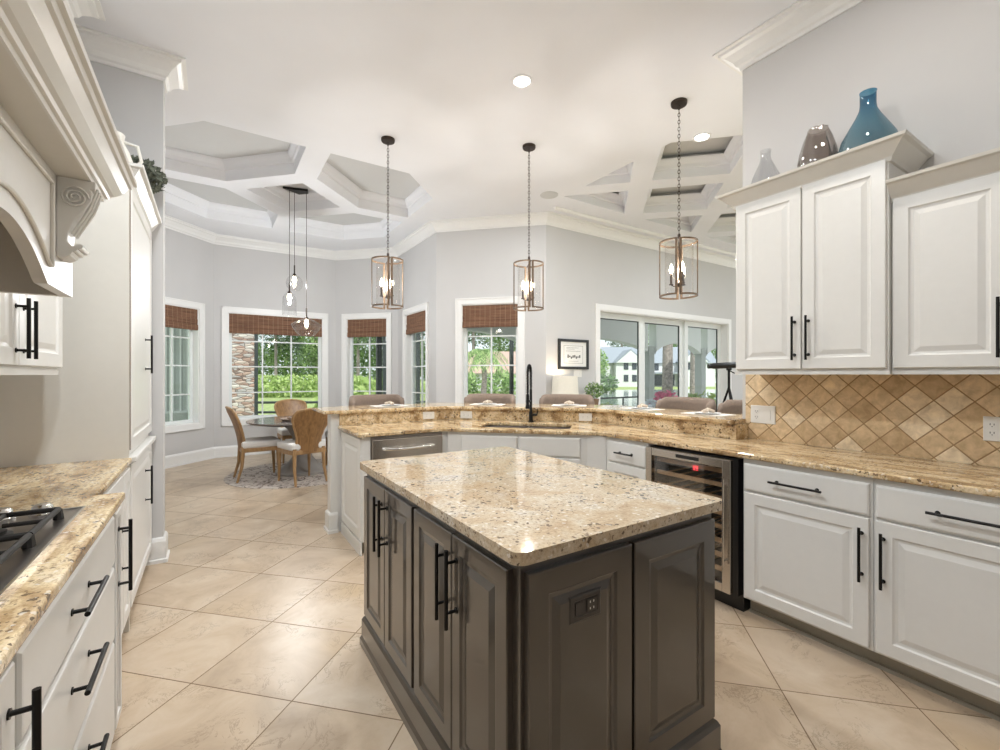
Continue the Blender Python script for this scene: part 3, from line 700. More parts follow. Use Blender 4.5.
# ------------------------------------------------------------ left run
LR = PI/2; XD = -.305
cabinet('drawer_cabinet', 'white bank of three wide drawers under the gas cooktop', 'cabinet', (XD, 1.12, 0), LR, .945, .62, 0, TB,
        [('drawer', .012, .933, .715, .882, ('h', .44, .80, .235)), ('drawer', .012, .933, .452, .703, ('h', .44, .61, .235)), ('drawer', .012, .933, .115, .440, ('h', .44, .35, .235))])
cabinet('base_cabinet', 'white base cabinet at the lower left corner with a tall black pull', 'cabinet', (XD, .38, 0), LR, .735, .62, 0, TB,
        [('door', .012, .723, .115, .882, ('v', .69, .71, .26))])
cabinet('base_cabinet', 'narrow white pull-out beside the cooktop drawers with a vertical black pull', 'cabinet', (XD, 2.07, 0), LR, .13, .62, 0, TB,
        [('door', .006, .124, .115, .882, ('v', .05, .715, .26))], fr=.025)
cabinet('base_cabinet', 'white base cabinet set back between the pull-out and the tall pantry', 'cabinet', (-.385, 2.205, 0), LR, .885, .53, 0, TB,
        [('door', .01, .64, .115, .882, ('v', .60, .53, .24)), ('door', .65, .875, .115, .882, None)])
g = MB().prism([(-.948, -.6), (-.948, 3.095), (-.36, 3.095), (-.36, 2.205), (-.276, 2.205), (-.276, -.6)][::-1], TB, ZT)
o = g.build('worktop', 'granite_gold'); edge_round(o); tag(o, 'granite worktop around the gas cooktop along the left wall', 'worktop')
# cooktop
t = thing('gas_cooktop', 'stainless gas cooktop with black cast iron grates set in the left worktop', 'cooktop', (0, 0, ZT))
cx0, cx1, cy0, cy1 = -.865, -.352, 1.05, 1.965
MB().box(cx0, cx1, cy0, cy1, .0, .010).build('tray', 'dark_steel', t, bevel=.002)
g = MB(); g.box(cx0-.003, cx1+.006, cy0-.006, cy0, 0, .014); g.box(cx0-.003, cx1+.006, cy1, cy1+.006, 0, .014); g.box(cx1, cx1+.006, cy0, cy1, 0, .014); g.build('rim', 'chrome', t)
for i in range(3):
    y0 = cy0+.02+i*.262; y1 = y0+.255; a0, a1 = cx0+.03, cx1-.035; g = MB(); zt = .04
    q = [(a0, y0, zt), (a1, y0, zt), (a1, y1, zt), (a0, y1, zt), (a0, y0, zt)]
    for u in range(4): g.tube([q[u], q[u+1]], .0075, 8)
    g.tube([((a0+a1)/2, y0, zt), ((a0+a1)/2, y1, zt)], .0065, 8)
    for bx_ in ((a0*3+a1)/4, (a0+3*a1)/4):
        for an in range(4):
            dx, dy2 = (math.cos(an*PI/2), math.sin(an*PI/2)); ex = ((a1-a0)/4 if dx else .1375)
            g.tube([(bx_+dx*.03, (y0+y1)/2+dy2*.03, zt), (bx_+dx*(a1-a0)/4*abs(dx), (y0+y1)/2+dy2*.1375, zt)], .006, 8)
    for p in q[:4]: g.tube([(p[0], p[1], .010), p], [.013, .009], 8)
    g.tube([((a0+a1)/2, y0, .01), ((a0+a1)/2, y0, zt)], [.013, .008], 8); g.tube([((a0+a1)/2, y1, .01), ((a0+a1)/2, y1, zt)], [.013, .008], 8)
    g.build('grate', 'cast_iron', t, smooth=True)
    for bx_ in ((a0*3+a1)/4, (a0+3*a1)/4):
        MB().lathe([(.05, .01), (.05, .018), (.038, .02), (.038, .028), (.02, .032), (0.001, .032)], (bx_, (y0+y1)/2, 0), 20).build('burner', 'cast_iron', t, smooth=True)
for i in range(5):
    MB().lathe([(.030, .01), (.030, .018), (.026, .022), (.024, .040), (.018, .046), (.001, .046)], (cx0+.075+i*.088, cy1-.045, 0), 20).build('knob', 'chrome', t, smooth=True)
# wall cabinet right of hood
t = cabinet('wall_cabinet', 'white wall cabinet between the range hood and the tall pantry, paired pulls', 'cabinet', (-.615, 2.10, 0), LR, .82, .33, 1.395, 2.18,
        [('door', .008, .237, 1.41, 2.16, ('v', .205, 1.545, .22)), ('door', .243, .812, 1.41, 2.16, ('v', .285, 1.545, .22))], toe=0)
MB().box(0, .82, -.004, .33, 1.375, 1.396).build('light_rail', 'white_paint', t)
# tall pantry
t = cabinet('pantry_cabinet', 'tall white pantry cabinet at the end of the left run beside the column', 'cabinet', (-.385, 3.115, 0), LR, .985, .56, 0, 2.42,
        [('door', .012, .975, .97, 2.40, ('v', .60, 1.51, .25)), ('door', .012, .975, .115, .89, ('v', .60, .655, .25))])
MB().box(-.018, 0, -.012, .56, 0, 2.42).build('side_panel', 'cream_paint', t)
MB().box(-.0, .004, -.016, -.012, .97, 2.42).build('gap_shade_strip', 'pot_brown', t)  # solid brown strip, painted in for the shade of the joint
MB().box(-.018, .985, -.045, .0, .905, .935).build('ledge_moulding', 'white_paint', t, bevel=.006)
crown(t, .985, .56, 2.41, m='white_paint', h=.085, pr=.08, left=True, right=False)
# filler wall beyond side panel (wall to the cooktop side) painted
# range hood
t = thing('range_hood', 'white wooden range hood with arched front, scroll corbel and deep crown', 'range hood', (0, 0, 0))
HY0, HY1, HX = .90, 2.08, -.40; zb, zs = 1.64, 1.985
arch = []
mid = (HY0+HY1)/2; hw = (HY1-HY0)/2
n = 28
def az(y):
    q = abs(y-mid)/.31
    return zb if q >= 1 else zb+.115*(1-q**1.9)
ys_ = [HY0+(HY1-HY0)*i/(2*n) for i in range(2*n+1)]
g = MB()
for xx in (HX, HX-.03): g.v += [(xx, y, az(y)) for y in ys_]+[(xx, y, zs) for y in ys_]
m_ = len(ys_)
for i in range(m_-1):
    g.f += [(i, i+1, m_+i+1, m_+i), (2*m_+i, 2*m_+i+1, 3*m_+i+1, 3*m_+i), (i, i+1, 2*m_+i+1, 2*m_+i)]
g.f += [(0, m_, 3*m_, 2*m_), (m_-1, 2*m_-1, 4*m_-1, 3*m_-1)]
g.build('arched_front', 'white_paint', t)
# bead following the arch
pts = [(HX+.004, y, az(y)+.055) for y in ys_ if abs(y-mid) < hw*.60]
pts = [(HX+.004, pts[0][1], zs-.04)]+pts+[(HX+.004, pts[-1][1], zs-.04), (HX+.004, pts[0][1], zs-.04)]
MB().tube(pts, .006, 8).build('bead_moulding', 'cream_paint', t, smooth=True)
MB().box(-.948, HX-.03, HY1-.03, HY1, zb, zs).build('side_board', 'cream_paint', t); MB().box(-.948, HX-.03, HY0, HY0+.03, zb, zs).build('side_board', 'cream_paint', t)
MB().box(-.948, HX-.03, HY0+.03, HY1-.03, 1.90, 1.93).box(-.948, -.94, HY0+.03, HY1-.03, zb, 1.90).build('inner_lining', 'interior_beige', t)
o = MB().box(-.80, HX-.06, HY0+.2, HY1-.2, 1.87, 1.90).build('extractor_insert', 'steel', t); o['label'] = 'stainless extractor insert'
MB().box(-.948, -.325, HY0-.05, HY1+.0, zs, zs+.02).box(-.948, -.52, HY0-.02, HY1-.03, zs+.02, 2.22).build('frieze_box', 'cream_paint', t)
prof = [(0, zs), (.006, zs), (.008, zs+.012), (.016, zs+.014), (.020, zs+.024), (.030, zs+.030), (.050, zs+.05), (.066, zs+.078), (.074, zs+.082), (.078, zs+.095), (.088, zs+.098), (.09, zs+.11), (0, zs+.11)]
MB().sweep([(-.948, HY1), (-.325, HY1), (-.325, HY0-.05), (-.948, HY0-.05)], [(-o_, z_) for o_, z_ in prof]).build('crown_moulding', 'white_paint', t)
def corbel(y0):
    g = MB(); wy = .085
    # outline in (out, z) from the face
    out_ = [(0, 0), (.0, -.265), (.018, -.268), (.034, -.258), (.042, -.240), (.036, -.222), (.026, -.212), (.030, -.18), (.045, -.14), (.072, -.10), (.088, -.065), (.090, -.04), (.086, -.03), (.098, -.028), (.100, 0)]
    out_ = [(a*.92, b*.93) for a, b in out_]
    k = len(out_)
    for yy in (y0, y0+wy): g.v += [(HX+o_, yy, zs+z_) for o_, z_ in out_]
    g.f += [tuple(range(k)), tuple(range(k, 2*k))]+[(i, (i+1) % k, k+(i+1) % k, k+i) for i in range(k)]
    c_ = g.build('corbel', 'white_paint', t, bevel=.003)
    s = MB()
    for yy in (y0-.004, y0+wy+.004):
        sp = [(HX+.042+(.034-.0017*a)*math.cos(a), yy, zs-.058+(.034-.0017*a)*math.sin(a)) for a in [j*.4 for j in range(45)]]
        s.tube(sp, .003, 6)
        s.lathe([(.013, -.004), (.013, .004)], (0, 0, 0), 10, True, True) if False else None
    for q in range(3): s.tube([(HX+.028+q*.012, y0-.003, zs-.228+q*.009), (HX+.028+q*.012, y0+wy+.003, zs-.228+q*.009)], .009, 8)
    for q in range(3): s.tube([(HX+.094, y0+.012+q*.028, zs-.02), (HX+.075, y0+.012+q*.028, zs-.085), (HX+.034, y0+.012+q*.028, zs-.17)], .0045, 6)
    s.build('carving', 'white_paint', c_, smooth=True)
corbel(1.885); corbel(1.03)

# ------------------------------------------------------------ plates and outlets on walls
def plate(name, label, loc, rz, w_, h_, kinds, mt='plate_white'):
    t = thing(name, label, 'outlet' if name == 'power_outlet' else 'switch', loc, rz)
    MB().rings(w_, h_, [(0, 0), (0, .004), (.003, .007), (.01, .007)], -w_/2, -h_/2).build('plate', mt, t)
    n = len(kinds)
    for i, k in enumerate(kinds):
        c = -w_/2+w_*(i+.5)/n
        if k == 'o':
            g = MB()
            for s in (-1, 1): g.box(c-.016, c+.016, -.0095, -.006, s*.02-.014, s*.02+.014)
            o = g.build('receptacle', mt, t)
            g = MB()
            for s in (-1, 1):
                g.box(c-.008, c-.005, -.0102, -.009, s*.02-.002, s*.02+.007); g.box(c+.005, c+.008, -.0102, -.009, s*.02-.002, s*.02+.007); g.box(c-.002, c+.002, -.0102, -.009, s*.02-.010, s*.02-.006)
            g.build('slots', 'ink', t)
        elif k == 'h':
            g = MB()
            for s in (-1, 1): g.box(s*.022-.014, s*.022+.014, -.0095, -.006, -.015, .015)
            g.build('receptacle', mt, t)
            g = MB()
            for s in (-1, 1): g.box(s*.022-.003, s*.022+.004, -.0102, -.009, -.008, -.005); g.box(s*.022-.003, s*.022+.004, -.0102, -.009, .005, .008)
            g.build('slots', 'toe_paint', t)
        else: MB().box(c-.011, c+.011, -.011, -.006, -.033, .033).build('rocker', mt, t)
    return t
plate('power_outlet', 'white outlet plate on the granite splash left of the bar corner', (1.778, 4.051, .982), 0, .118, .072, 'h')
plate('power_outlet', 'white outlet plate on the granite splash between the bar corner and the tap', (2.117, 3.905, .982), -PI/4, .118, .072, 'h')
plate('power_outlet', 'white outlet plate on the granite splash right of the sink', (2.935, 3.087, .982), -PI/4, .118, .072, 'h')
plate('wall_switch', 'double white plate with outlet and rocker switch at the left end of the tile backsplash', (3.1655, 1.600, 1.105), R, .162, .122, 'os')
plate('power_outlet', 'white outlet on the tile backsplash at the right picture edge', (3.1655, .500, 1.115), R, .124, .118, 'os')

# ------------------------------------------------------------ tap
t = thing('kitchen_tap', 'black spring-neck kitchen tap standing behind the sink', 'tap', (2.535, 3.40, ZT), -PI/4)
MB().lathe([(.028, 0), (.028, .008), (.020, .014), (.018, .09), (.013, .10), (.012, .30), (.010, .31)], n=20, cap0=True, cap1=True).build('post', 'black_metal', t, smooth=True)
MB().tube([(0, 0, .065), (.05, 0, .068), (.062, 0, .07)], [.012, .012, .008]).tube([(.058, 0, .07), (.066, -.01, .115)], [.006, .004]).build('lever', 'black_metal', t, smooth=True)
arc = [(0, -.1+.1*math.cos(a), .43+.1*math.sin(a)) for a in [j*PI/16 for j in range(17)]]
neck = [(0, 0, .30), (0, 0, .36)]+arc+[(0, -.2, .36), (0, -.2, .26)]
MB().tube(neck, .008).build('neck', 'black_metal', t, smooth=True)
# spring coil around the neck
g = MB(); P = [Vector(p) for p in neck]; L = [0]
for i in range(1, len(P)): L.append(L[-1]+(P[i]-P[i-1]).length)
def at(s):
    for i in range(1, len(P)):
        if s <= L[i]: q = (s-L[i-1])/(L[i]-L[i-1]); return P[i-1].lerp(P[i], q), (P[i]-P[i-1]).normalized()
    return P[-1], (P[-1]-P[-2]).normalized()
coil = []; turns = 42; nn = turns*8
for k in range(nn+1):
    s = .02+(L[-1]-.04)*k/nn; p, tg = at(s); a = 2*PI*turns*k/nn; u = Vector((1, 0, 0)); v = tg.cross(u); coil.append(p+(u*math.cos(a)+v*math.sin(a))*.0125)
g.tube(coil, .0026, 5); g.build('spring', 'black_metal', t, smooth=True)
MB().lathe([(.013, 0), (.015, -.02), (.015, -.09), (.021, -.115), (.021, -.13), (.001, -.13)], (0, -.2, .27), 18, cap0=True).build('spray_head', 'black_metal', t, smooth=True)
MB().tube([(0, 0, .20), (0, -.18, .205)], .006).tube([(0, -.18, .195), (0, -.18, .215)], .02).build('holder_arm', 'black_metal', t, smooth=True)

# ------------------------------------------------------------ glass on the cabinet
def vase(name, label, loc, prof, m, rad=None, n=40):
    g = MB().lathe(prof, n=n, cap0=True, rad=rad); o = g.build(name, m, smooth='all'); o.location = loc; tag(o, label, 'vase'); return o
zt2 = 2.4705
vase('glass_vase', 'blue glass bottle vase, tallest vase on top of the wall cabinet', (3.0, .965, zt2), [(.105, 0), (.125, .02), (.134, .08), (.132, .14), (.120, .19), (.088, .25), (.058, .305), (.040, .345), (.036, .375), (.036, .435), (.039, .442)], 'blue_glass')
vase('glass_vase', 'smoky brown fluted glass vase in the middle on the wall cabinet', (3.0, 1.204, zt2), [(.065, 0), (.082, .03), (.096, .10), (.098, .16), (.089, .22), (.070, .29), (.050, .342), (.051, .35)], 'smoke_glass', rad=lambda a, z: 1+.06*math.cos(a*9+z*6))
vase('glass_vase', 'small clear fluted bottle vase at the left end of the wall cabinet', (3.0, 1.50, zt2), [(.07, 0), (.088, .03), (.094, .10), (.080, .17), (.046, .25), (.029, .29), (.027, .33), (.032, .348)], 'clear_glass', rad=lambda a, z: 1+.04*math.cos(a*10)*(1 if z < .27 else .3))

# ------------------------------------------------------------ pendants over the bar
def lantern(loc, label, spin):
    x, y = loc; t = thing('pendant_light', label, 'pendant light', (x, y, 0), spin, 'lantern pendants over the bar')
    MB().lathe([(.02, ZC-.03), (.062, ZC-.028), (.066, ZC-.018), (.066, ZC-.001)], n=28, cap0=True).build('ceiling_canopy', 'bronze', t, smooth=True)
    g = MB(); z = ZC-.03; k = 0
    while z > 2.53:
        q = []
        for j in range(13):
            a = 2*PI*j/12; dx, dz = .0085*math.cos(a), .019*math.sin(a); q.append((dx if k % 2 else 0, 0 if k % 2 else dx, z-.019+dz))
        g.tube(q, .0026, 5, caps=False); z -= .030; k += 1
    g.build('chain', 'bronze', t, smooth=True)
    Rr = .134; zt, zb_ = 2.50, 2.035
    # two half drums drawn slightly apart, each with a top arc, a bottom arc and flat uprights
    for sg in (0, 1):
        a0 = sg*PI+.05; a1 = a0+PI-.10; rr = Rr if sg == 0 else Rr+.010; ox = .009*math.cos(a0+PI/2); oy = .009*math.sin(a0+PI/2)
        for zz in (zt-.013, zb_):
            g = MB(); n = 20; vs = []
            for j in range(n+1):
                a = a0+(a1-a0)*j/n
                for r_, h_ in ((rr-.0055, 0), (rr+.0055, 0), (rr+.0055, .014), (rr-.0055, .014)): vs.append((ox+r_*math.cos(a), oy+r_*math.sin(a), zz+h_))
            fs = [(j*4+q, j*4+(q+1) % 4, j*4+4+(q+1) % 4, j*4+4+q) for j in range(n) for q in range(4)]+[(0, 1, 2, 3), (n*4, n*4+1, n*4+2, n*4+3)]
            g.add(vs, fs); g.build('drum_arc', 'antique_bronze', t)
        for a in (a0, (a0+a1)/2, a1):
            p = MB(); p.box(-.0095, .0095, -.0045, .0045, zb_, zt); p.xf(Matrix.Translation((ox+rr*math.cos(a), oy+rr*math.sin(a), 0)) @ Matrix.Rotation(a+PI/2, 4, 'Z')); p.build('upright', 'antique_bronze', t)
    gl = MB()
    n = 36; vs = [((Rr-.02)*math.cos(2*PI*j/n), (Rr-.02)*math.sin(2*PI*j/n), z_) for z_ in (zb_+.015, zt-.015) for j in range(n)]
    gl.add(vs, [(j, (j+1) % n, n+(j+1) % n, n+j) for j in range(n)]); gl.build('glass_drum', 'lantern_glass', t, smooth='all')
    MB().tube([(0, 0, 2.535), (0, 0, 2.13)], .006).lathe([(.001, 2.115), (.018, 2.12), (.026, 2.14), (.018, 2.16), (.006, 2.17)], n=16).tube([(-Rr, 0, zt-.007), (Rr, 0, zt-.007)], .005).tube([(0, 0, 2.53), (0, 0, 2.56)], .012).build('stem', 'bronze', t, smooth=True)
    for k in range(3):
        a = k*2*PI/3+.5; cx_, cy_ = .062*math.cos(a), .062*math.sin(a)
        arm = MB().tube([(0, 0, 2.13), (cx_*.6, cy_*.6, 2.125), (cx_, cy_, 2.14)], .0045).lathe([(.018, 2.14), (.018, 2.146), (.008, 2.15)], (cx_, cy_, 0), 14).tube([(cx_, cy_, 2.14), (cx_, cy_, 2.235)], .010).build('candle_arm', 'bronze', t, smooth=True)
        MB().lathe([(.008, 2.235), (.015, 2.255), (.016, 2.27), (.010, 2.295), (.001, 2.32)], (cx_, cy_, 0), 12).build('bulb', 'bulb', arm, smooth=True)
    pl = bpy.data.lights.new('pendant_glow', 'POINT'); pl.energy = 19; pl.color = (1, .96, .92); pl.shadow_soft_size = .028
    po = bpy.data.objects.new('pendant_glow', pl); C.objects.link(po); po.location = (x, y, 2.30)
lantern((1.448, 4.272), 'glass drum lantern pendant on a chain, leftmost of the three over the bar', -1.75)
lantern((2.686, 3.634), 'glass drum lantern pendant above the sink, middle of the three', -2.05)
lantern((3.318, 2.363), 'glass drum lantern pendant nearest the wall cabinets, rightmost and largest of the three', -2.55)
# recessed ceiling lights and speaker
for (x, y), lab in (((2.046, 2.86), 'round recessed ceiling light above the island side'), ((3.99, 2.59), 'round recessed ceiling light beside the right lantern pendant')):
    t = thing('recessed_light', lab, 'ceiling light', (x, y, ZC), 0, 'recessed ceiling lights')
    MB().lathe([(.085, -.001), (.085, -.006), (.066, -.008), (.062, -.003)], n=32).build('trim_ring', 'ceiling_paint', t, smooth=True)
    MB().lathe([(.062, -.004), (.001, -.004)], n=32).build('lens', 'can_lens', t)
MB_s = MB().lathe([(.115, -.001), (.115, -.006), (.108, -.010), (.001, -.010)], n=36).build('ceiling_speaker', 'coffer_paint', smooth=True); MB_s.location = (3.63, 4.48, ZC)
tag(MB_s, 'round grey ceiling speaker grille behind the middle lantern pendant', 'speaker')

# ------------------------------------------------------------ nook cluster pendant
t = thing('cluster_pendant', 'cluster pendant of three clear glass shades hanging over the dining table', 'pendant light', (1.0, 6.64, 0))
zp = ZC+.225
MB().prism([(-.20, -.02), (.10, -.10), (.16, .16)], zp-.03, zp-.001).build('ceiling_plate', 'black_metal', t)
def px3(x, y, d):
    a = .5718; l = (x-500)/448*d; return d*math.sin(a)+l*math.cos(a)-1.0, d*math.cos(a)-l*math.sin(a)-6.64, 1.375-(y-375)*d/448
for (px_, d, py, kind) in ((294.5, 6.15, 275.5, 'globe'), (289.5, 6.0, 293.0, 'dome'), (306.5, 6.1, 318.5, 'cone')):
    x_, y_, zt_ = px3(px_, py, d)
    MB().tube([(x_, y_, zp-.03), (x_, y_, zt_+.12)], .0035, 6).tube([(x_, y_, zt_+.14), (x_, y_, zt_)], .009, 8).lathe([(.02, .02), (.026, 0), (.02, -.012)], (x_, y_, zt_), 16, True, True).build('cord', 'bronze', t, smooth=True)
    if kind == 'globe': pr = [(.02, 0), (.06, -.012), (.095, -.05), (.108, -.10), (.098, -.155), (.07, -.195), (.05, -.21)]
    elif kind == 'dome': pr = [(.02, 0), (.055, -.015), (.082, -.06), (.088, -.13), (.087, -.22), (.09, -.30)]
    else: pr = [(.022, 0), (.09, -.02), (.185, -.075), (.195, -.095), (.15, -.17), (.10, -.235), (.085, -.24)]
    s = MB().lathe(pr, (x_, y_, zt_), 36).build('glass_shade', 'pale_glass', t, smooth='all')
    MB().lathe([(.012, -.01), (.026, -.05), (.028, -.075), (.015, -.10), (.001, -.105)], (x_, y_, zt_), 14).build('bulb', 'bulb', s, smooth=True)
    pl = bpy.data.lights.new('cluster_glow', 'POINT'); pl.energy = 25; pl.color = (.95, .98, 1); pl.shadow_soft_size = .012
    po = bpy.data.objects.new('cluster_glow', pl); C.objects.link(po); po.location = (x_+1.0, y_+6.64, zt_-.125)

# ------------------------------------------------------------ bar stools
def stool(loc, rz, label, first=[None]):
    if first[0] is None:
        t = thing('bar_stool', label, 'bar stool', loc, rz, 'upholstered bar stools behind the raised bar')
        # local: seat faces -y (towards the bar)
        g = MB(); n = 20
        vs = []
        Rb = .275
        prf = [(-.03, -.13), (.03, -.13), (.04, -.09), (.04, .08), (.03, .125), (.0, .14), (-.03, .125), (-.04, .08), (-.04, -.09)]
        k = len(prf)
        for j in range(n+1):
            a = math.radians(-8+(196)*j/n); r0 = Rb
            taper = 1 if 2 < j < n-2 else (.8 if j in (1, 2, n-2, n-1) else .45)
            for o_, z_ in prf: vs.append(((r0+o_*taper)*math.cos(a)*.97, (r0+o_*taper)*math.sin(a)*.72, 1.02+z_*taper))
        fs = [(j*k+q, j*k+(q+1) % k, (j+1)*k+(q+1) % k, (j+1)*k+q) for j in range(n) for q in range(k)]+[tuple(range(k)), tuple(n*k+q for q in range(k))]
        g.add(vs, fs); g.build('backrest', 'upholstery', t, smooth='all')
        MB().lathe([(.001, .69), (.22, .69), (.245, .71), (.25, .75), (.235, .78), (.001, .79)], n=28).build('seat', 'upholstery', t, smooth='all')
        for sx in (-1, 1):
            for sy in (-1, 1):
                MB().tube([(sx*.15, sy*.14, .70), (sx*.21, sy*.20, 0)], [.02, .013], 8).build('leg', 'dark_chair_wood', t, smooth=True)
            MB().tube([(sx*.20, .10, .75), (sx*.235, .12, .95)], .012, 8).build('back_support', 'dark_chair_wood', t, smooth=True)
        q = [(-.187, -.177, .26), (.187, -.177, .26), (.187, .177, .26), (-.187, .177, .26), (-.187, -.177, .26)]
        g = MB()
        for u in range(4): g.tube([q[u], q[u+1]], .009, 8)
        g.build('footrest', 'bronze', t, smooth=True)
        first[0] = t; return t
    return dup(first[0], loc, rz, label)
stool((1.49, 4.72, 0), 0, 'brown upholstered stool at the left end of the raised bar')
stool((2.605, 4.27, 0), -PI/4, 'brown upholstered stool behind the bar in front of the corner window')
stool((3.22, 3.68, 0), -PI/4, 'brown upholstered stool behind the bar in front of the white lamp')
stool((3.70, 2.60, 0), -PI/2, 'brown upholstered stool behind the bar in front of the sliding doors')
stool((3.72, 1.97, 0), -PI/2, 'brown upholstered stool at the bar end beside the telescope, partly behind the wall cabinet')
# place settings
def setting(x, y, rz, i, lab):
    t = thing('place_setting', lab, 'place mat', (x, y, 1.0672), rz, 'place settings along the bar')
    MB().box(-.17, .17, -.10, .10, 0, .003).build('mat', 'placemat', t)
    MB().lathe([(.001, .004), (.06, .004), (.095, .010), (.098, .012), (.06, .008), (.001, .007)], n=28).build('plate', 'ceramic_white', t, smooth=True)
    g = MB()
    for k in range(3):
        a = k*2.1; g.tube([(-.05*math.cos(a), -.05*math.sin(a), .02), (0, 0, .035), (.05*math.cos(a+.5), .05*math.sin(a+.5), .022)], [.006, .016, .012], 8)
    g.build('napkin', 'napkin', t, smooth=True)
setting(1.49, 4.34, 0, 0, 'white placemat with plate and tied napkin on the left end of the bar')
setting(2.42, 4.00, -PI/4, 1, 'white placemat with plate and tied napkin on the bar just left of the tap')
setting(3.03, 3.42, -PI/4, 2, 'white placemat with plate and tied napkin on the bar right of the tap')
setting(3.28, 2.72, -PI/2, 3, 'white placemat with plate and tied napkin on the bar before the sliding doors')
setting(3.28, 2.08, -PI/2, 4, 'white placemat with plate and tied napkin nearest the tile backsplash')

# ------------------------------------------------------------ dining nook
TX, TY = 1.08, 6.86
o = MB().lathe([(.001, .006), (.94, .006), (.95, .003), (.95, 0)], n=72).build('round_rug', 'rug_wool'); o.location = (TX, TY, .0005); tag(o, 'round patterned beige rug under the dining table', 'rug')
t = thing('dining_table', 'round dark-topped pedestal dining table in the window nook', 'table', (TX, TY, .007))
MB().lathe([(.001, .705), (.65, .705), (.695, .725), (.70, .735), (.695, .743), (.001, .743)], n=64).build('tabletop', 'table_top', t, smooth=True)
MB().lathe([(.34, 0), (.345, .03), (.30, .06), (.20, .12), (.13, .22), (.11, .36), (.13, .50), (.20, .62), (.30, .69), (.32, .704)], n=40, cap0=True).build('pedestal', 'table_base', t, smooth=True)
ot = thing('centrepiece_tray', 'low dark woven tray with small decor on the dining table', 'tray', (TX-.1, TY-.15, .751))
MB().lathe([(.001, .0), (.17, 0), (.20, .03), (.19, .03), (.16, .01), (.001, .01)], n=32).build('tray', 'upholstery', ot, smooth=True)
g = MB()
for k in range(7): a = k*.9; g.lathe([(.001, 0), (.03, .012), (.03, .03), (.001, .045)], (.09*math.cos(a), .09*math.sin(a), .012), 10)
g.build('stones', 'dark_chair_wood', ot, smooth=True)
def chair(loc, rz, label, first=[None]):
    if first[0] is None:
        t = thing('dining_chair', label, 'chair', loc, rz, 'dining chairs around the round table')
        # local: faces -y
        g = MB(); nx, nz = 12, 14; vs = []
        def wz(q):  # half width along the back height 0..1 : hourglass
            
            K = [(0, .165), (.15, .152), (.32, .152), (.5, .178), (.68, .218), (.82, .240), (.93, .232), (1, .200)]
            for (a, u), (b, v) in zip(K, K[1:]):
                if q <= b: f_ = (q-a)/(b-a); f_ = f_*f_*(3-2*f_); return u+(v-u)*f_
            return .2
        for side in (0, 1):
            for j in range(nz+1):
                q = j/nz; z = .40+.52*q; hwid = wz(q); yb = .22+.02*q+.12*q*q
                for i in range(nx+1):
                    s = -1+2*i/nx; top = .03*(1-s*s) if j == nz else 0
                    vs.append((s*hwid, yb-.055*s*s+side*.022, z+top))
        st = (nx+1)*(nz+1); fs = []
        for j in range(nz):
            for i in range(nx):
                a = j*(nx+1)+i; fs += [(a, a+1, a+nx+2, a+nx+1), (st+a, st+a+nx+1, st+a+nx+2, st+a+1)]
        bd = [i for i in range(nx+1)]+[j*(nx+1)+nx for j in range(1, nz+1)]+[nz*(nx+1)+i for i in range(nx-1, -1, -1)]+[j*(nx+1) for j in range(nz-1, 0, -1)]
        for k in range(len(bd)): a, b = bd[k], bd[(k+1) % len(bd)]; fs.append((a, b, st+b, st+a))
        g.add(vs, fs); bk = g.build('backrest', 'cane', t, smooth=True)
        fr = MB(); ring = []
        for j in range(nz+1): q = j/nz; ring.append((-wz(q), .22+.02*q+.12*q*q-.044, .40+.52*q))
        for i in range(1, nx): s = -1+2*i/nx; ring.append((s*wz(1), .36-.055*s*s+.011, .92+.03*(1-s*s)))
        for j in range(nz, -1, -1): q = j/nz; ring.append((wz(q), .22+.02*q+.12*q*q-.044, .40+.52*q))
        fr.tube(ring, .016, 8); fr.build('back_frame', 'chair_wood', bk, smooth=True)
        g = MB().box(-.225, .225, -.235, .215, .425, .515).build('seat', 'cushion_white', t, bevel=.028)
        MB().box(-.215, .215, -.225, .225, .375, .43).build('seat_frame', 'chair_wood', t, bevel=.006)
        for sx in (-1, 1):
            MB().tube([(sx*.19, -.20, .42), (sx*.20, -.215, 0)], [.025, .013], 10).build('leg', 'chair_wood', t, smooth=True)
            MB().tube([(sx*.185, .20, .45), (sx*.19, .215, .2), (sx*.20, .27, 0)], [.026, .02, .014], 10).build('leg', 'chair_wood', t, smooth=True)
        first[0] = t; return t
    return dup(first[0], loc, rz, label)
def face(x, y, tx=TX, ty=TY): return math.atan2(ty-y, tx-x)+PI/2
chair((.53, 6.78, .0075), PI/2+.05, 'wooden dining chair seen in profile, left of the round table')
chair((.98, 6.26, .0075), PI+.28, 'wooden dining chair with its tall curved back turned to the kitchen')
chair((1.12, 7.86, .0075), .05, 'dining chair on the window side of the round table')
chair((1.68, 6.95, .0075), -PI/2, 'dining chair right of the round table, hidden behind the peninsula end')

# ------------------------------------------------------------ living room bits
t = thing('picture_frame', 'black framed drawing hanging on the wall left of the sliding doors', 'picture', (4.565, 5.068, 1.685), 0)
g = MB(); W_, H_ = .30, .225
for b in ((-W_, -W_+.04, -H_, H_), (W_-.04, W_, -H_, H_), (-W_+.04, W_-.04, H_-.04, H_), (-W_+.04, W_-.04, -H_, -H_+.04)): g.box(b[0], b[1], -.03, 0, b[2], b[3])
g.build('frame', 'black_plastic', t, bevel=.003)
MB().box(-W_+.04, W_-.04, -.012, -.004, -H_+.04, H_-.04).build('mat_board', 'paper', t)
g = MB()
for b in ((-.19, .19, .125, .129), (-.19, .19, -.135, -.131), (-.19, -.186, -.135, .129), (.186, .19, -.135, .129)): g.box(b[0], b[1], -.0135, -.012, b[2], b[3])
for z, a, b in ((.095, -.14, .10), (.075, -.14, .02), (.045, -.15, .14), (-.105, -.1, .1)): g.box(a, b, -.0135, -.012, z, z+.004)
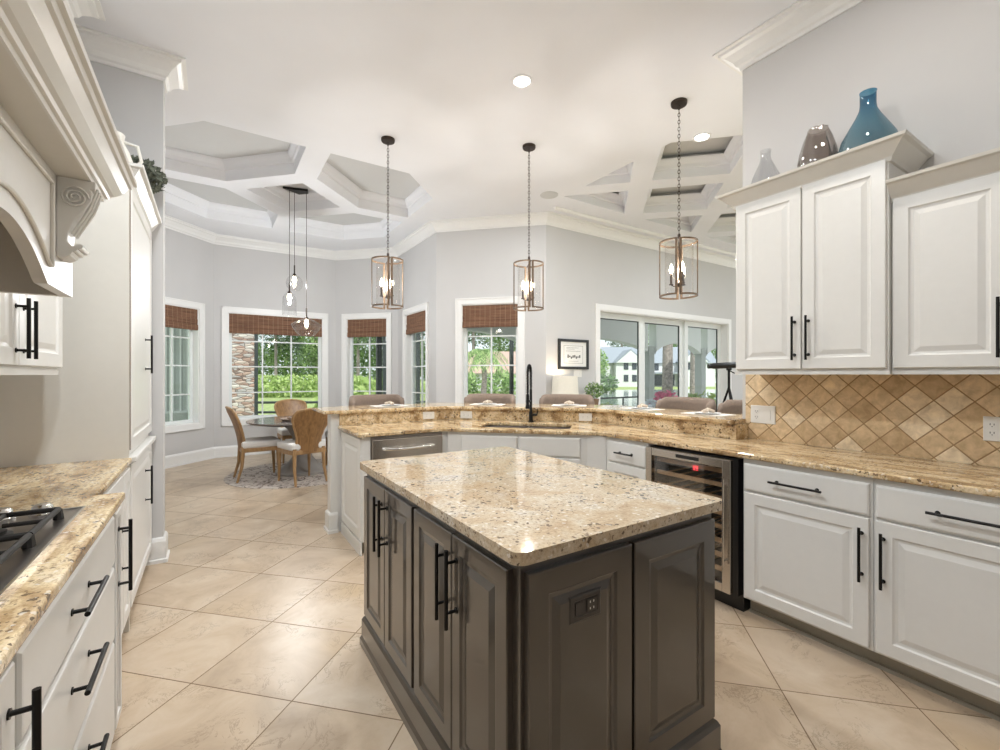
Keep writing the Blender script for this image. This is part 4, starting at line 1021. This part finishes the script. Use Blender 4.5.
for k in range(8):
    x = -.12+k*.033; g.box(x, x+.026, -.0135, -.012, -.055+.012*math.sin(k*2.2), -.02+.014*math.cos(k*1.7))
g.build('drawing', 'ink', t)
plate('wall_switch', 'white switch plate on the wall below the framed drawing', (4.66, 5.069, 1.40), 0, .16, .115, 'ss')
t = thing('console_table', 'white console table against the wall behind the bar stools', 'table', (4.55, 4.86, 0), 0)
MB().box(-.45, .75, -.16, .16, .84, .88).build('top', 'white_paint', t, bevel=.004)
for x in (-.42, .69):
    for y in (-.13, .10): MB().box(x, x+.04, y, y+.04, 0, .84).build('leg', 'white_paint', t)
t = thing('table_lamp', 'white drum-shade table lamp glowing behind the bar stools', 'lamp', (4.22, 4.85, .88), 0)
MB().lathe([(.07, 0), (.07, .01), (.02, .02), (.03, .08), (.055, .15), (.03, .22), (.008, .24), (.008, .30)], n=28, cap0=True).build('base', 'ceramic_white', t, smooth=True)
MB().lathe([(.19, .22), (.175, .48), (.172, .48), (.187, .22)], n=36).build('shade', 'lamp_shade_fabric', t, smooth=True)
MB().lathe([(.001, .29), (.03, .32), (.03, .36), (.001, .39)], n=16).build('bulb', 'bulb', t, smooth=True)
pl = bpy.data.lights.new('lamp_glow', 'POINT'); pl.energy = 4; pl.color = (1, .82, .6); pl.shadow_soft_size = .03
po = bpy.data.objects.new('lamp_glow', pl); C.objects.link(po); po.location = (4.22, 4.85, 1.20+.1)

def leafball(g, c, rx, ry, rz_, n, s, rnd, shell=.55):
    for k in range(n):
        while True:
            p = Vector((rnd.uniform(-1, 1), rnd.uniform(-1, 1), rnd.uniform(-1, 1)))
            if shell < p.length < 1: break
        q = Vector((c[0]+p.x*rx, c[1]+p.y*ry, c[2]+p.z*rz_)); a = Vector((rnd.uniform(-1, 1), rnd.uniform(-1, 1), rnd.uniform(-1, 1))).normalized()
        b = a.orthogonal().normalized(); ss = s*rnd.uniform(.6, 1.3)
        g.add([q-a*ss, q+b*ss*.55, q+a*ss, q-b*ss*.55], [(0, 1, 2, 3)])
    return g
rnd = random.Random(3)
t = thing('potted_plant', 'small round green plant in a pot behind the stool by the lamp', 'plant', (4.80, 4.86, .88), 0)
MB().lathe([(.05, 0), (.07, .12), (.075, .14), (.06, .14)], n=20, cap0=True, cap1=True).build('pot', 'pot_brown', t, smooth=True)
leafball(MB(), (0, 0, .27), .14, .14, .12, 500, .022, rnd, .2).build('foliage', 'leaves', t, fixn=False)
# telescope
a = .5718; d_ = 6.4; l_ = (729-500)/448*d_; tx_, ty_ = d_*math.sin(a)+l_*math.cos(a), d_*math.cos(a)-l_*math.sin(a)
t = thing('telescope', 'black telescope on a tripod standing before the right end of the sliding doors', 'telescope', (tx_, ty_, 0), -.5718)
MB().tube([(-.30, 0, 1.50), (-.24, 0, 1.503), (-.23, 0, 1.503), (.30, 0, 1.53)], [.035, .035, .042, .046], 16).build('tube', 'black_plastic', t, smooth=True)
MB().tube([(0, 0, 1.18), (0, 0, 1.48)], .018).lathe([(.03, 1.44), (.04, 1.46), (.03, 1.49)], n=14).tube([(0, 0, 1.44), (.07, -.02, 1.40)], .008).build('mount', 'black_metal', t, smooth=True)
for k in range(3):
    an = k*2*PI/3+.4; MB().tube([(0, 0, 1.2), (.38*math.cos(an), .38*math.sin(an), 0)], [.016, .012], 8).build('leg', 'black_metal', t, smooth=True)
# objects on the pantry
rnd = random.Random(11)
t = thing('topiary_plant', 'grey-green leafy ball plant on top of the tall pantry', 'plant', (-.47, 3.94, 2.42), 0); t.scale = (.92, .92, .85)
MB().lathe([(.07, 0), (.09, .10), (.095, .16), (.08, .16)], n=20, cap0=True, cap1=True).build('pot', 'terracotta', t, smooth=True)
g = leafball(MB(), (.05, -.02, .38), .17, .17, .13, 900, .028, rnd, .3); leafball(g, (-.08, -.06, .34), .12, .12, .10, 400, .028, rnd, .3); g.build('foliage', 'leaf_sage', t, fixn=False)
t = thing('ceramic_jug', 'cream ceramic jug half hidden behind the hood crown on the pantry', 'jug', (-.50, 3.46, 2.42), 0); t.scale = (.95, .95, .95)
MB().lathe([(.08, 0), (.12, .08), (.13, .18), (.09, .30), (.06, .36), (.07, .40), (.06, .40)], n=28, cap0=True).build('body', 'cream_paint', t, smooth=True)
MB().tube([(.06, 0, .36), (.13, 0, .35), (.15, 0, .26), (.11, 0, .2)], .010, 8).build('handle', 'cream_paint', t, smooth=True)

# ------------------------------------------------------------ outdoors
def pix(x, d, z=0):
    a = .5718; l = (x-500)/448*d; return (d*math.sin(a)+l*math.cos(a), d*math.cos(a)-l*math.sin(a), z)
g = MB().box(-60, 90, -30, 130, -.6, -.3); o = struct(g.build('lawn_ground', 'grass'))
o = MB().prism([(-6, 9.4), (3.3, 9.4), (3.3, 6.4), (4.4, 5.35), (10.1, 5.35), (10.1, -20), (45, -20), (45, 4), (22, 4), (22, 11), (-6, 13)], -.3, -.13).build('patio', 'concrete'); struct(o)  # unseen eastern stretch added to keep green bounced light out of the living room
o = struct(MB().prism([(12, 15.5), (60, 9), (85, 14), (31, 38)], -.3, -.27).build('pond', 'water'))
# stone pier seen through the wide nook window
pp = pix(236, 12.0); t = thing('stone_pier', 'stacked stone pier outside the wide nook window', 'pier', (pp[0]-.25, pp[1], -.3), 0)
MB().box(-.65, .68, 0, 1.0, 0, 4.4).build('stone_body', 'stacked_stone', t); MB().box(-.75, .78, -.1, 1.1, 4.4, 4.5).build('cap', 'porch_white', t)
# screen enclosure posts and rails
t = thing('screen_enclosure', 'dark metal screen enclosure frame around the patio', 'enclosure', (0, 0, 0))
posts = [pix(256, 12.3), pix(378, 13.0), pix(412, 13.5), pix(526, 14), pix(500, 14)]
for p in (pix(256, 12.3), pix(380, 12.6), pix(384.5, 12.5), pix(418, 12.8), pix(511.5, 13)):
    MB().box(p[0]-.045, p[0]+.045, p[1]-.045, p[1]+.045, -.3, 4.2).build('post', 'screen_dark', t)
a_, b_ = pix(256, 12.3), pix(384.5, 12.5); g = MB()
for z in (.35, .62): g.tube([(a_[0], a_[1], z), (b_[0], b_[1], z)], .035, 6)
b2 = pix(511.5, 13)
for z in (.62,): g.tube([(b_[0], b_[1], z), (b2[0], b2[1], z)], .03, 6)
g.build('rail', 'screen_dark', t)
# wing wall outside left window
mat('wing_grey', (.15, .175, .165), .6, namt=.03); mat('wing_slat', (.26, .29, .28), .6, namt=.03)
t = thing('house_wing', 'grey-green exterior wing wall outside the leftmost nook window', 'building', (-3.5, 10.4, -.3), 0)
g = MB().box(-2.5, 3.3, 0, .3, 0, 4.5); g.build('wall', 'wing_grey', t)
g = MB()
for k in range(52): g.box(-2.4+k*.11, -2.37+k*.11, -.02, 0, 1.0, 3.4)
g.build('shutter_slats', 'wing_slat', t)
MB().box(-2.4, 3.25, -.6, 0, 0, 1.0).build('planter_wall', 'wing_grey', t)
# porch outside sliding doors: ceiling, arched beams, posts
t = thing('porch_roof', 'covered porch with arched white beams outside the sliding doors', 'porch', (0, 0, 0))
MB().prism([(4.3, 5.35), (18, 5.35), (18, 9.9), (2.8, 9.9), (2.8, 8.25), (3.1, 7.95), (3.1, 6.45)], 3.05, 3.15).build('porch_ceiling', 'porch_white', t)
def archbeam(p0, p1, z0, z1, rise, th=.3):
    a, b = Vector(p0), Vector(p1); L = (b-a).length; d = (b-a)/L; nrm = Vector((d.y, -d.x))*th/2; n = 24; g = MB(); vs = []
    for s in (-1, 1):
        for i in range(n+1):
            q = i/n; zz = z0+rise*math.sin(PI*q)**.7 if 0 < i < n else z0; p = a+d*L*q+nrm*s; vs += [(p.x, p.y, zz), (p.x, p.y, z1)]
    m = 2*(n+1); fs = []
    for i in range(n): k = 2*i; fs += [(k, k+2, k+3, k+1), (m+k, m+k+1, m+k+3, m+k+2), (k, m+k, m+k+2, k+2), (k+1, k+3, m+k+3, m+k+1)]
    fs += [(0, 1, m+1, m), (2*n, m+2*n, m+2*n+1, 2*n+1)]
    return g.add(vs, fs)
cols = [(3.05, 9.6), (7.3, 9.6), (11.9, 9.6), (14.7, 9.6), (17.7, 9.6)]
for i in range(4): archbeam((cols[i][0]+.2, cols[i][1]), (cols[i+1][0]-.2, cols[i+1][1]), 2.12, 3.1, .33).build('arched_beam', 'porch_white', t)
archbeam((17.7, 9.4), (17.7, 5.6), 2.12, 3.1, .33).build('arched_beam', 'porch_white', t)
for x, y in cols[:1]: MB().box(x-.05, x+.05, y-.05, y+.05, -.13, 2.3).build('column', 'screen_dark', t)
for x, y in cols[1:]: 
    MB().box(x-.13, x+.13, y-.13, y+.13, -.13, 2.3).box(x-.17, x+.17, y-.17, y+.17, -.13, .15).box(x-.16, x+.16, y-.16, y+.16, 2.06, 2.12).build('column', 'porch_grey', t)
t = thing('porch_railing', 'low dark railing beyond the porch outside the sliding doors', 'railing', (0, 0, 0))
g = MB(); g.tube([(7.6, 10.4, .62), (13, 10.4, .62)], .03, 6); g.tube([(7.6, 10.4, .1), (13, 10.4, .1)], .02, 6)
for k in range(5): g.tube([(7.7+k*1.3, 10.4, -.3), (7.7+k*1.3, 10.4, .62)], .03, 6)
g.build('rail', 'screen_dark', t)
# houses
def gable(t, x0, x1, y0, y1, h, rise, mt='siding', rf='roof_grey', axis='x'):
    MB().box(x0, x1, y0, y1, 0, h).build('wall', mt, t)
    g = MB(); e = .4
    if axis == 'x':
        ym = (y0+y1)/2; g.add([(x0-e, y0-e, h), (x1+e, y0-e, h), (x1+e, y1+e, h), (x0-e, y1+e, h), (x0-e, ym, h+rise), (x1+e, ym, h+rise)], [(0, 1, 5, 4), (2, 3, 4, 5), (0, 4, 3), (1, 2, 5), (0, 3, 2, 1)])
        g.build('roof', rf, t)
    else:
        xm = (x0+x1)/2; g.add([(x0-e, y0-e, h), (x0-e, y1+e, h), (x1+e, y1+e, h), (x1+e, y0-e, h), (xm, y0-e, h+rise), (xm, y1+e, h+rise)], [(0, 1, 5, 4), (2, 3, 4, 5), (0, 4, 3), (1, 2, 5), (0, 3, 2, 1)])
        g.build('roof', rf, t)
        MB().add([(x0, y0-e-.01, h), (x1, y0-e-.01, h), (xm, y0-e-.01, h+rise-.25), (x0, y0-e+.02, h), (x1, y0-e+.02, h), (xm, y0-e+.02, h+rise-.25)], [(0, 1, 2), (5, 4, 3), (0, 3, 4, 1), (1, 4, 5, 2), (2, 5, 3, 0)]).build('gable_wall', mt, t)
pp = pix(656, 62, -.3)
t = thing('white_house', 'two-storey white house with grey roof across the pond', 'house', pp, -.5718); t.scale = (.74, .74, .74)
gable(t, -9.5, 13, 4, 12, 4.6, 3.4); gable(t, -7, -1.5, 2, 9, 4.6, 2.6, axis='y'); gable(t, 5.5, 10.5, 2, 9, 4.8, 2.4, axis='y'); gable(t, -13, -9.5, 4, 10, 3.0, 1.4)
for x, y, z in ((-5.5, 1.97, 1.0), (-3.9, 1.97, 1.0), (-5.5, 1.97, 3.3), (-3.9, 1.97, 3.3), (1, 3.95, 3.2), (3.2, 3.95, 3.2), (6.7, 1.97, 3.3), (8.6, 1.97, 3.3), (7.6, 1.97, 1.0)):
    f_ = MB().box(x, x+.9, y-.04, y, z, z+1.3).build('window', 'dark_window', t)
MB().box(-1.2, 5.2, 1.2, 4, 2.5, 2.8).build('porch_canopy', 'roof_grey', t); MB().box(-1.0, 5.0, 3.9, 3.98, .2, 2.3).build('porch_opening', 'dark_window', t)
pp = pix(496, 46, -.3)
t = thing('low_house', 'single-storey house with pinkish roof beyond the corner window', 'house', pp, -.5718); t.scale = (.8, .8, .8)
gable(t, -4.5, 5, 0, 7, 2.3, 3.0, rf='roof_pink')
for x in (-3.6, -1.6, 1.0, 3.2): MB().box(x, x+1.1, -.04, 0, .6, 1.7).build('window', 'dark_window', t)
struct(MB().prism([pix(455, 32)[:2], pix(560, 32)[:2], pix(560, 20)[:2], pix(455, 20)[:2]], -.3, -.285).build('driveway', 'concrete'))
# trees
def tree_mesh(seed, h, r, m, n=1800, s=.22, tr=.16, lowest=.3):
    rn = random.Random(seed)
    t = thing('tree', '', 'tree', (0, 0, 0), 0, 'trees beyond the patio')
    MB().tube([(0, 0, 0), (.05, .05, h*.5), (0, .1, h*.85)], [tr, tr*.7, tr*.25], 8).build('trunk', 'trunk', t, smooth=True)
    g = MB()
    for k in range(7):
        a = rn.uniform(0, 2*PI); q = rn.uniform(lowest, .95); rr = r*.55*math.sin(PI*min(1, (q+.15)))
        leafball(g, (rr*math.cos(a), rr*math.sin(a), h*q), r*.6, r*.6, h*.18, n//7, s, rn, .3)
    g.build('crown', m, t, fixn=False); return t
T1 = tree_mesh(1, 10, 3.4, 'leaves', 12000, .12, lowest=.10); T2 = tree_mesh(2, 11, 3.6, 'leaves_dark', 12000, .13, lowest=.10)
kinds = ((T1, 'bright leafy tree'), (T2, 'dark leafy tree'))
spots = [(238, 46, 0), (276, 40, 1), (316, 45, 0), (358, 39, 1), (392, 45, 0), (428, 40, 1), (474, 60, 1), (500, 74, 1), (528, 62, 0), (578, 58, 0), (622, 86, 1), (662, 92, 0), (700, 86, 1), (738, 92, 0)]
used = set()
where = {0: 'wide nook window', 1: 'narrow nook window', 2: 'corner window', 3: 'sliding doors'}
for i, (px_, d, k) in enumerate(spots):
    p = pix(px_, d, -.35); src, nm = kinds[k]; wz_ = 0 if px_ < 335 else 1 if px_ < 445 else 2 if px_ < 570 else 3
    lab = '%s in the belt of trees seen through the %s' % (nm, where[wz_]); grp = 'trees seen through the %s, %s' % (where[wz_], nm)
    if k not in used: used.add(k); o = src; o.location = p; o.rotation_euler.z = i; o['label'] = lab; o['group'] = grp
    else: o = dup(src, p, i*1.3, lab, grp)
    q = 1.0 if d < 41 else 1.25 if d < 60 else 1.7; o.scale = (q, q, q)
# pine trunks in front of the white house
for px_, d, lab in ((667, 17, 'thick bare pine trunk standing before the white house'), (694, 21, 'slimmer pine trunk right of the thick one, outside the sliding doors')):
    p = pix(px_, d, -.3); t = thing('pine_tree', lab, 'tree', p); MB().tube([(0, 0, 0), (0.05, 0, 3), (-.05, 0, 9)], [.21, .18, .14], 14).build('trunk', 'trunk', t, smooth=True)
    leafball(MB(), (0, 0, 10), 2.5, 2.5, 1.6, 900, .25, random.Random(5), .2).build('crown', 'leaves_dark', t, fixn=False)
# palm outside the corner window
p = pix(483, 26, -.3); t = thing('palm_tree', 'palm tree with drooping fronds outside the corner window', 'tree', p)
MB().tube([(0, 0, 0), (.1, 0, 1.5), (0, 0, 3.1)], [.2, .15, .16], 12).build('trunk', 'trunk', t, smooth=True)
g = MB()
for k in range(30):
    a = k*2*PI/30+.1; pts = [(0, 0, 3.1)]
    el = rnd.uniform(-.1, .7)
    for j in range(1, 7): q = j/6; pts.append((1.5*q*math.cos(a), 1.5*q*math.sin(a), 3.1+el*q*1.4-1.4*q*q))
    for j in range(1, 7):
        A, B = Vector(pts[j-1]), Vector(pts[j]); sd = Vector((-math.sin(a), math.cos(a), 0))
        for s in (-1, 1):
            for u in (0, .5): q = A.lerp(B, u); g.add([q, q+(B-A)*.35, q+sd*s*.42*(1-.08*j)+(B-A)*.7+Vector((0, 0, -.14))], [(0, 1, 2)])
g.build('frond_crown', 'leaves', t, fixn=False)
# shrubs
def shrub(px_, d, r, m, lab, n=900, nm='shrub', z=-.3, hh=1.0):
    p = pix(px_, d, z); o = leafball(MB(), (0, 0, r*hh*.8), r, r, r*hh, n, r*.10+.02, random.Random(int(px_)), .3).build(nm, m, fixn=False); o.location = p; tag(o, lab, 'shrub')
shrub(700, 12.5, .75, 'leaves_bright', 'bright yellow-green shrub outside the right sliding door panel', hh=.9)
shrub(606, 12.0, .7, 'leaves_bright', 'low yellow-green shrub outside the left sliding door panel', hh=.75)
shrub(652, 9.6, .42, 'flower_white', 'pale hydrangea bush outside the middle sliding door panel', nm='hydrangea', z=.0, hh=1.15)
shrub(668, 11.5, .65, 'flower_pink', 'pink flowering bush beside the pine trunk', nm='azalea', hh=1.1)
shrub(604, 40, 1.3, 'leaves_dark', 'dark shrub on the far bank left of the white house', hh=.8)
shrub(468, 34, 1.2, 'leaves', 'green shrub before the low pink-roofed house, left one', hh=.9)
shrub(501, 33, 1.3, 'leaves', 'green shrub before the low pink-roofed house, right one', hh=.9)
shrub(345, 15, 1.0, 'leaves_bright', 'bright shrub at the lower left of the narrow nook window')
p = pix(285, 34, -.3)
o = thing('hedge', 'light green hedge across the lawn outside the wide nook window', 'hedge', p, -.5718)
leafball(MB(), (0, 0, .75), 13, 1.4, .95, 7000, .14, random.Random(9), .4).build('foliage', 'leaves_bright', o, fixn=False)
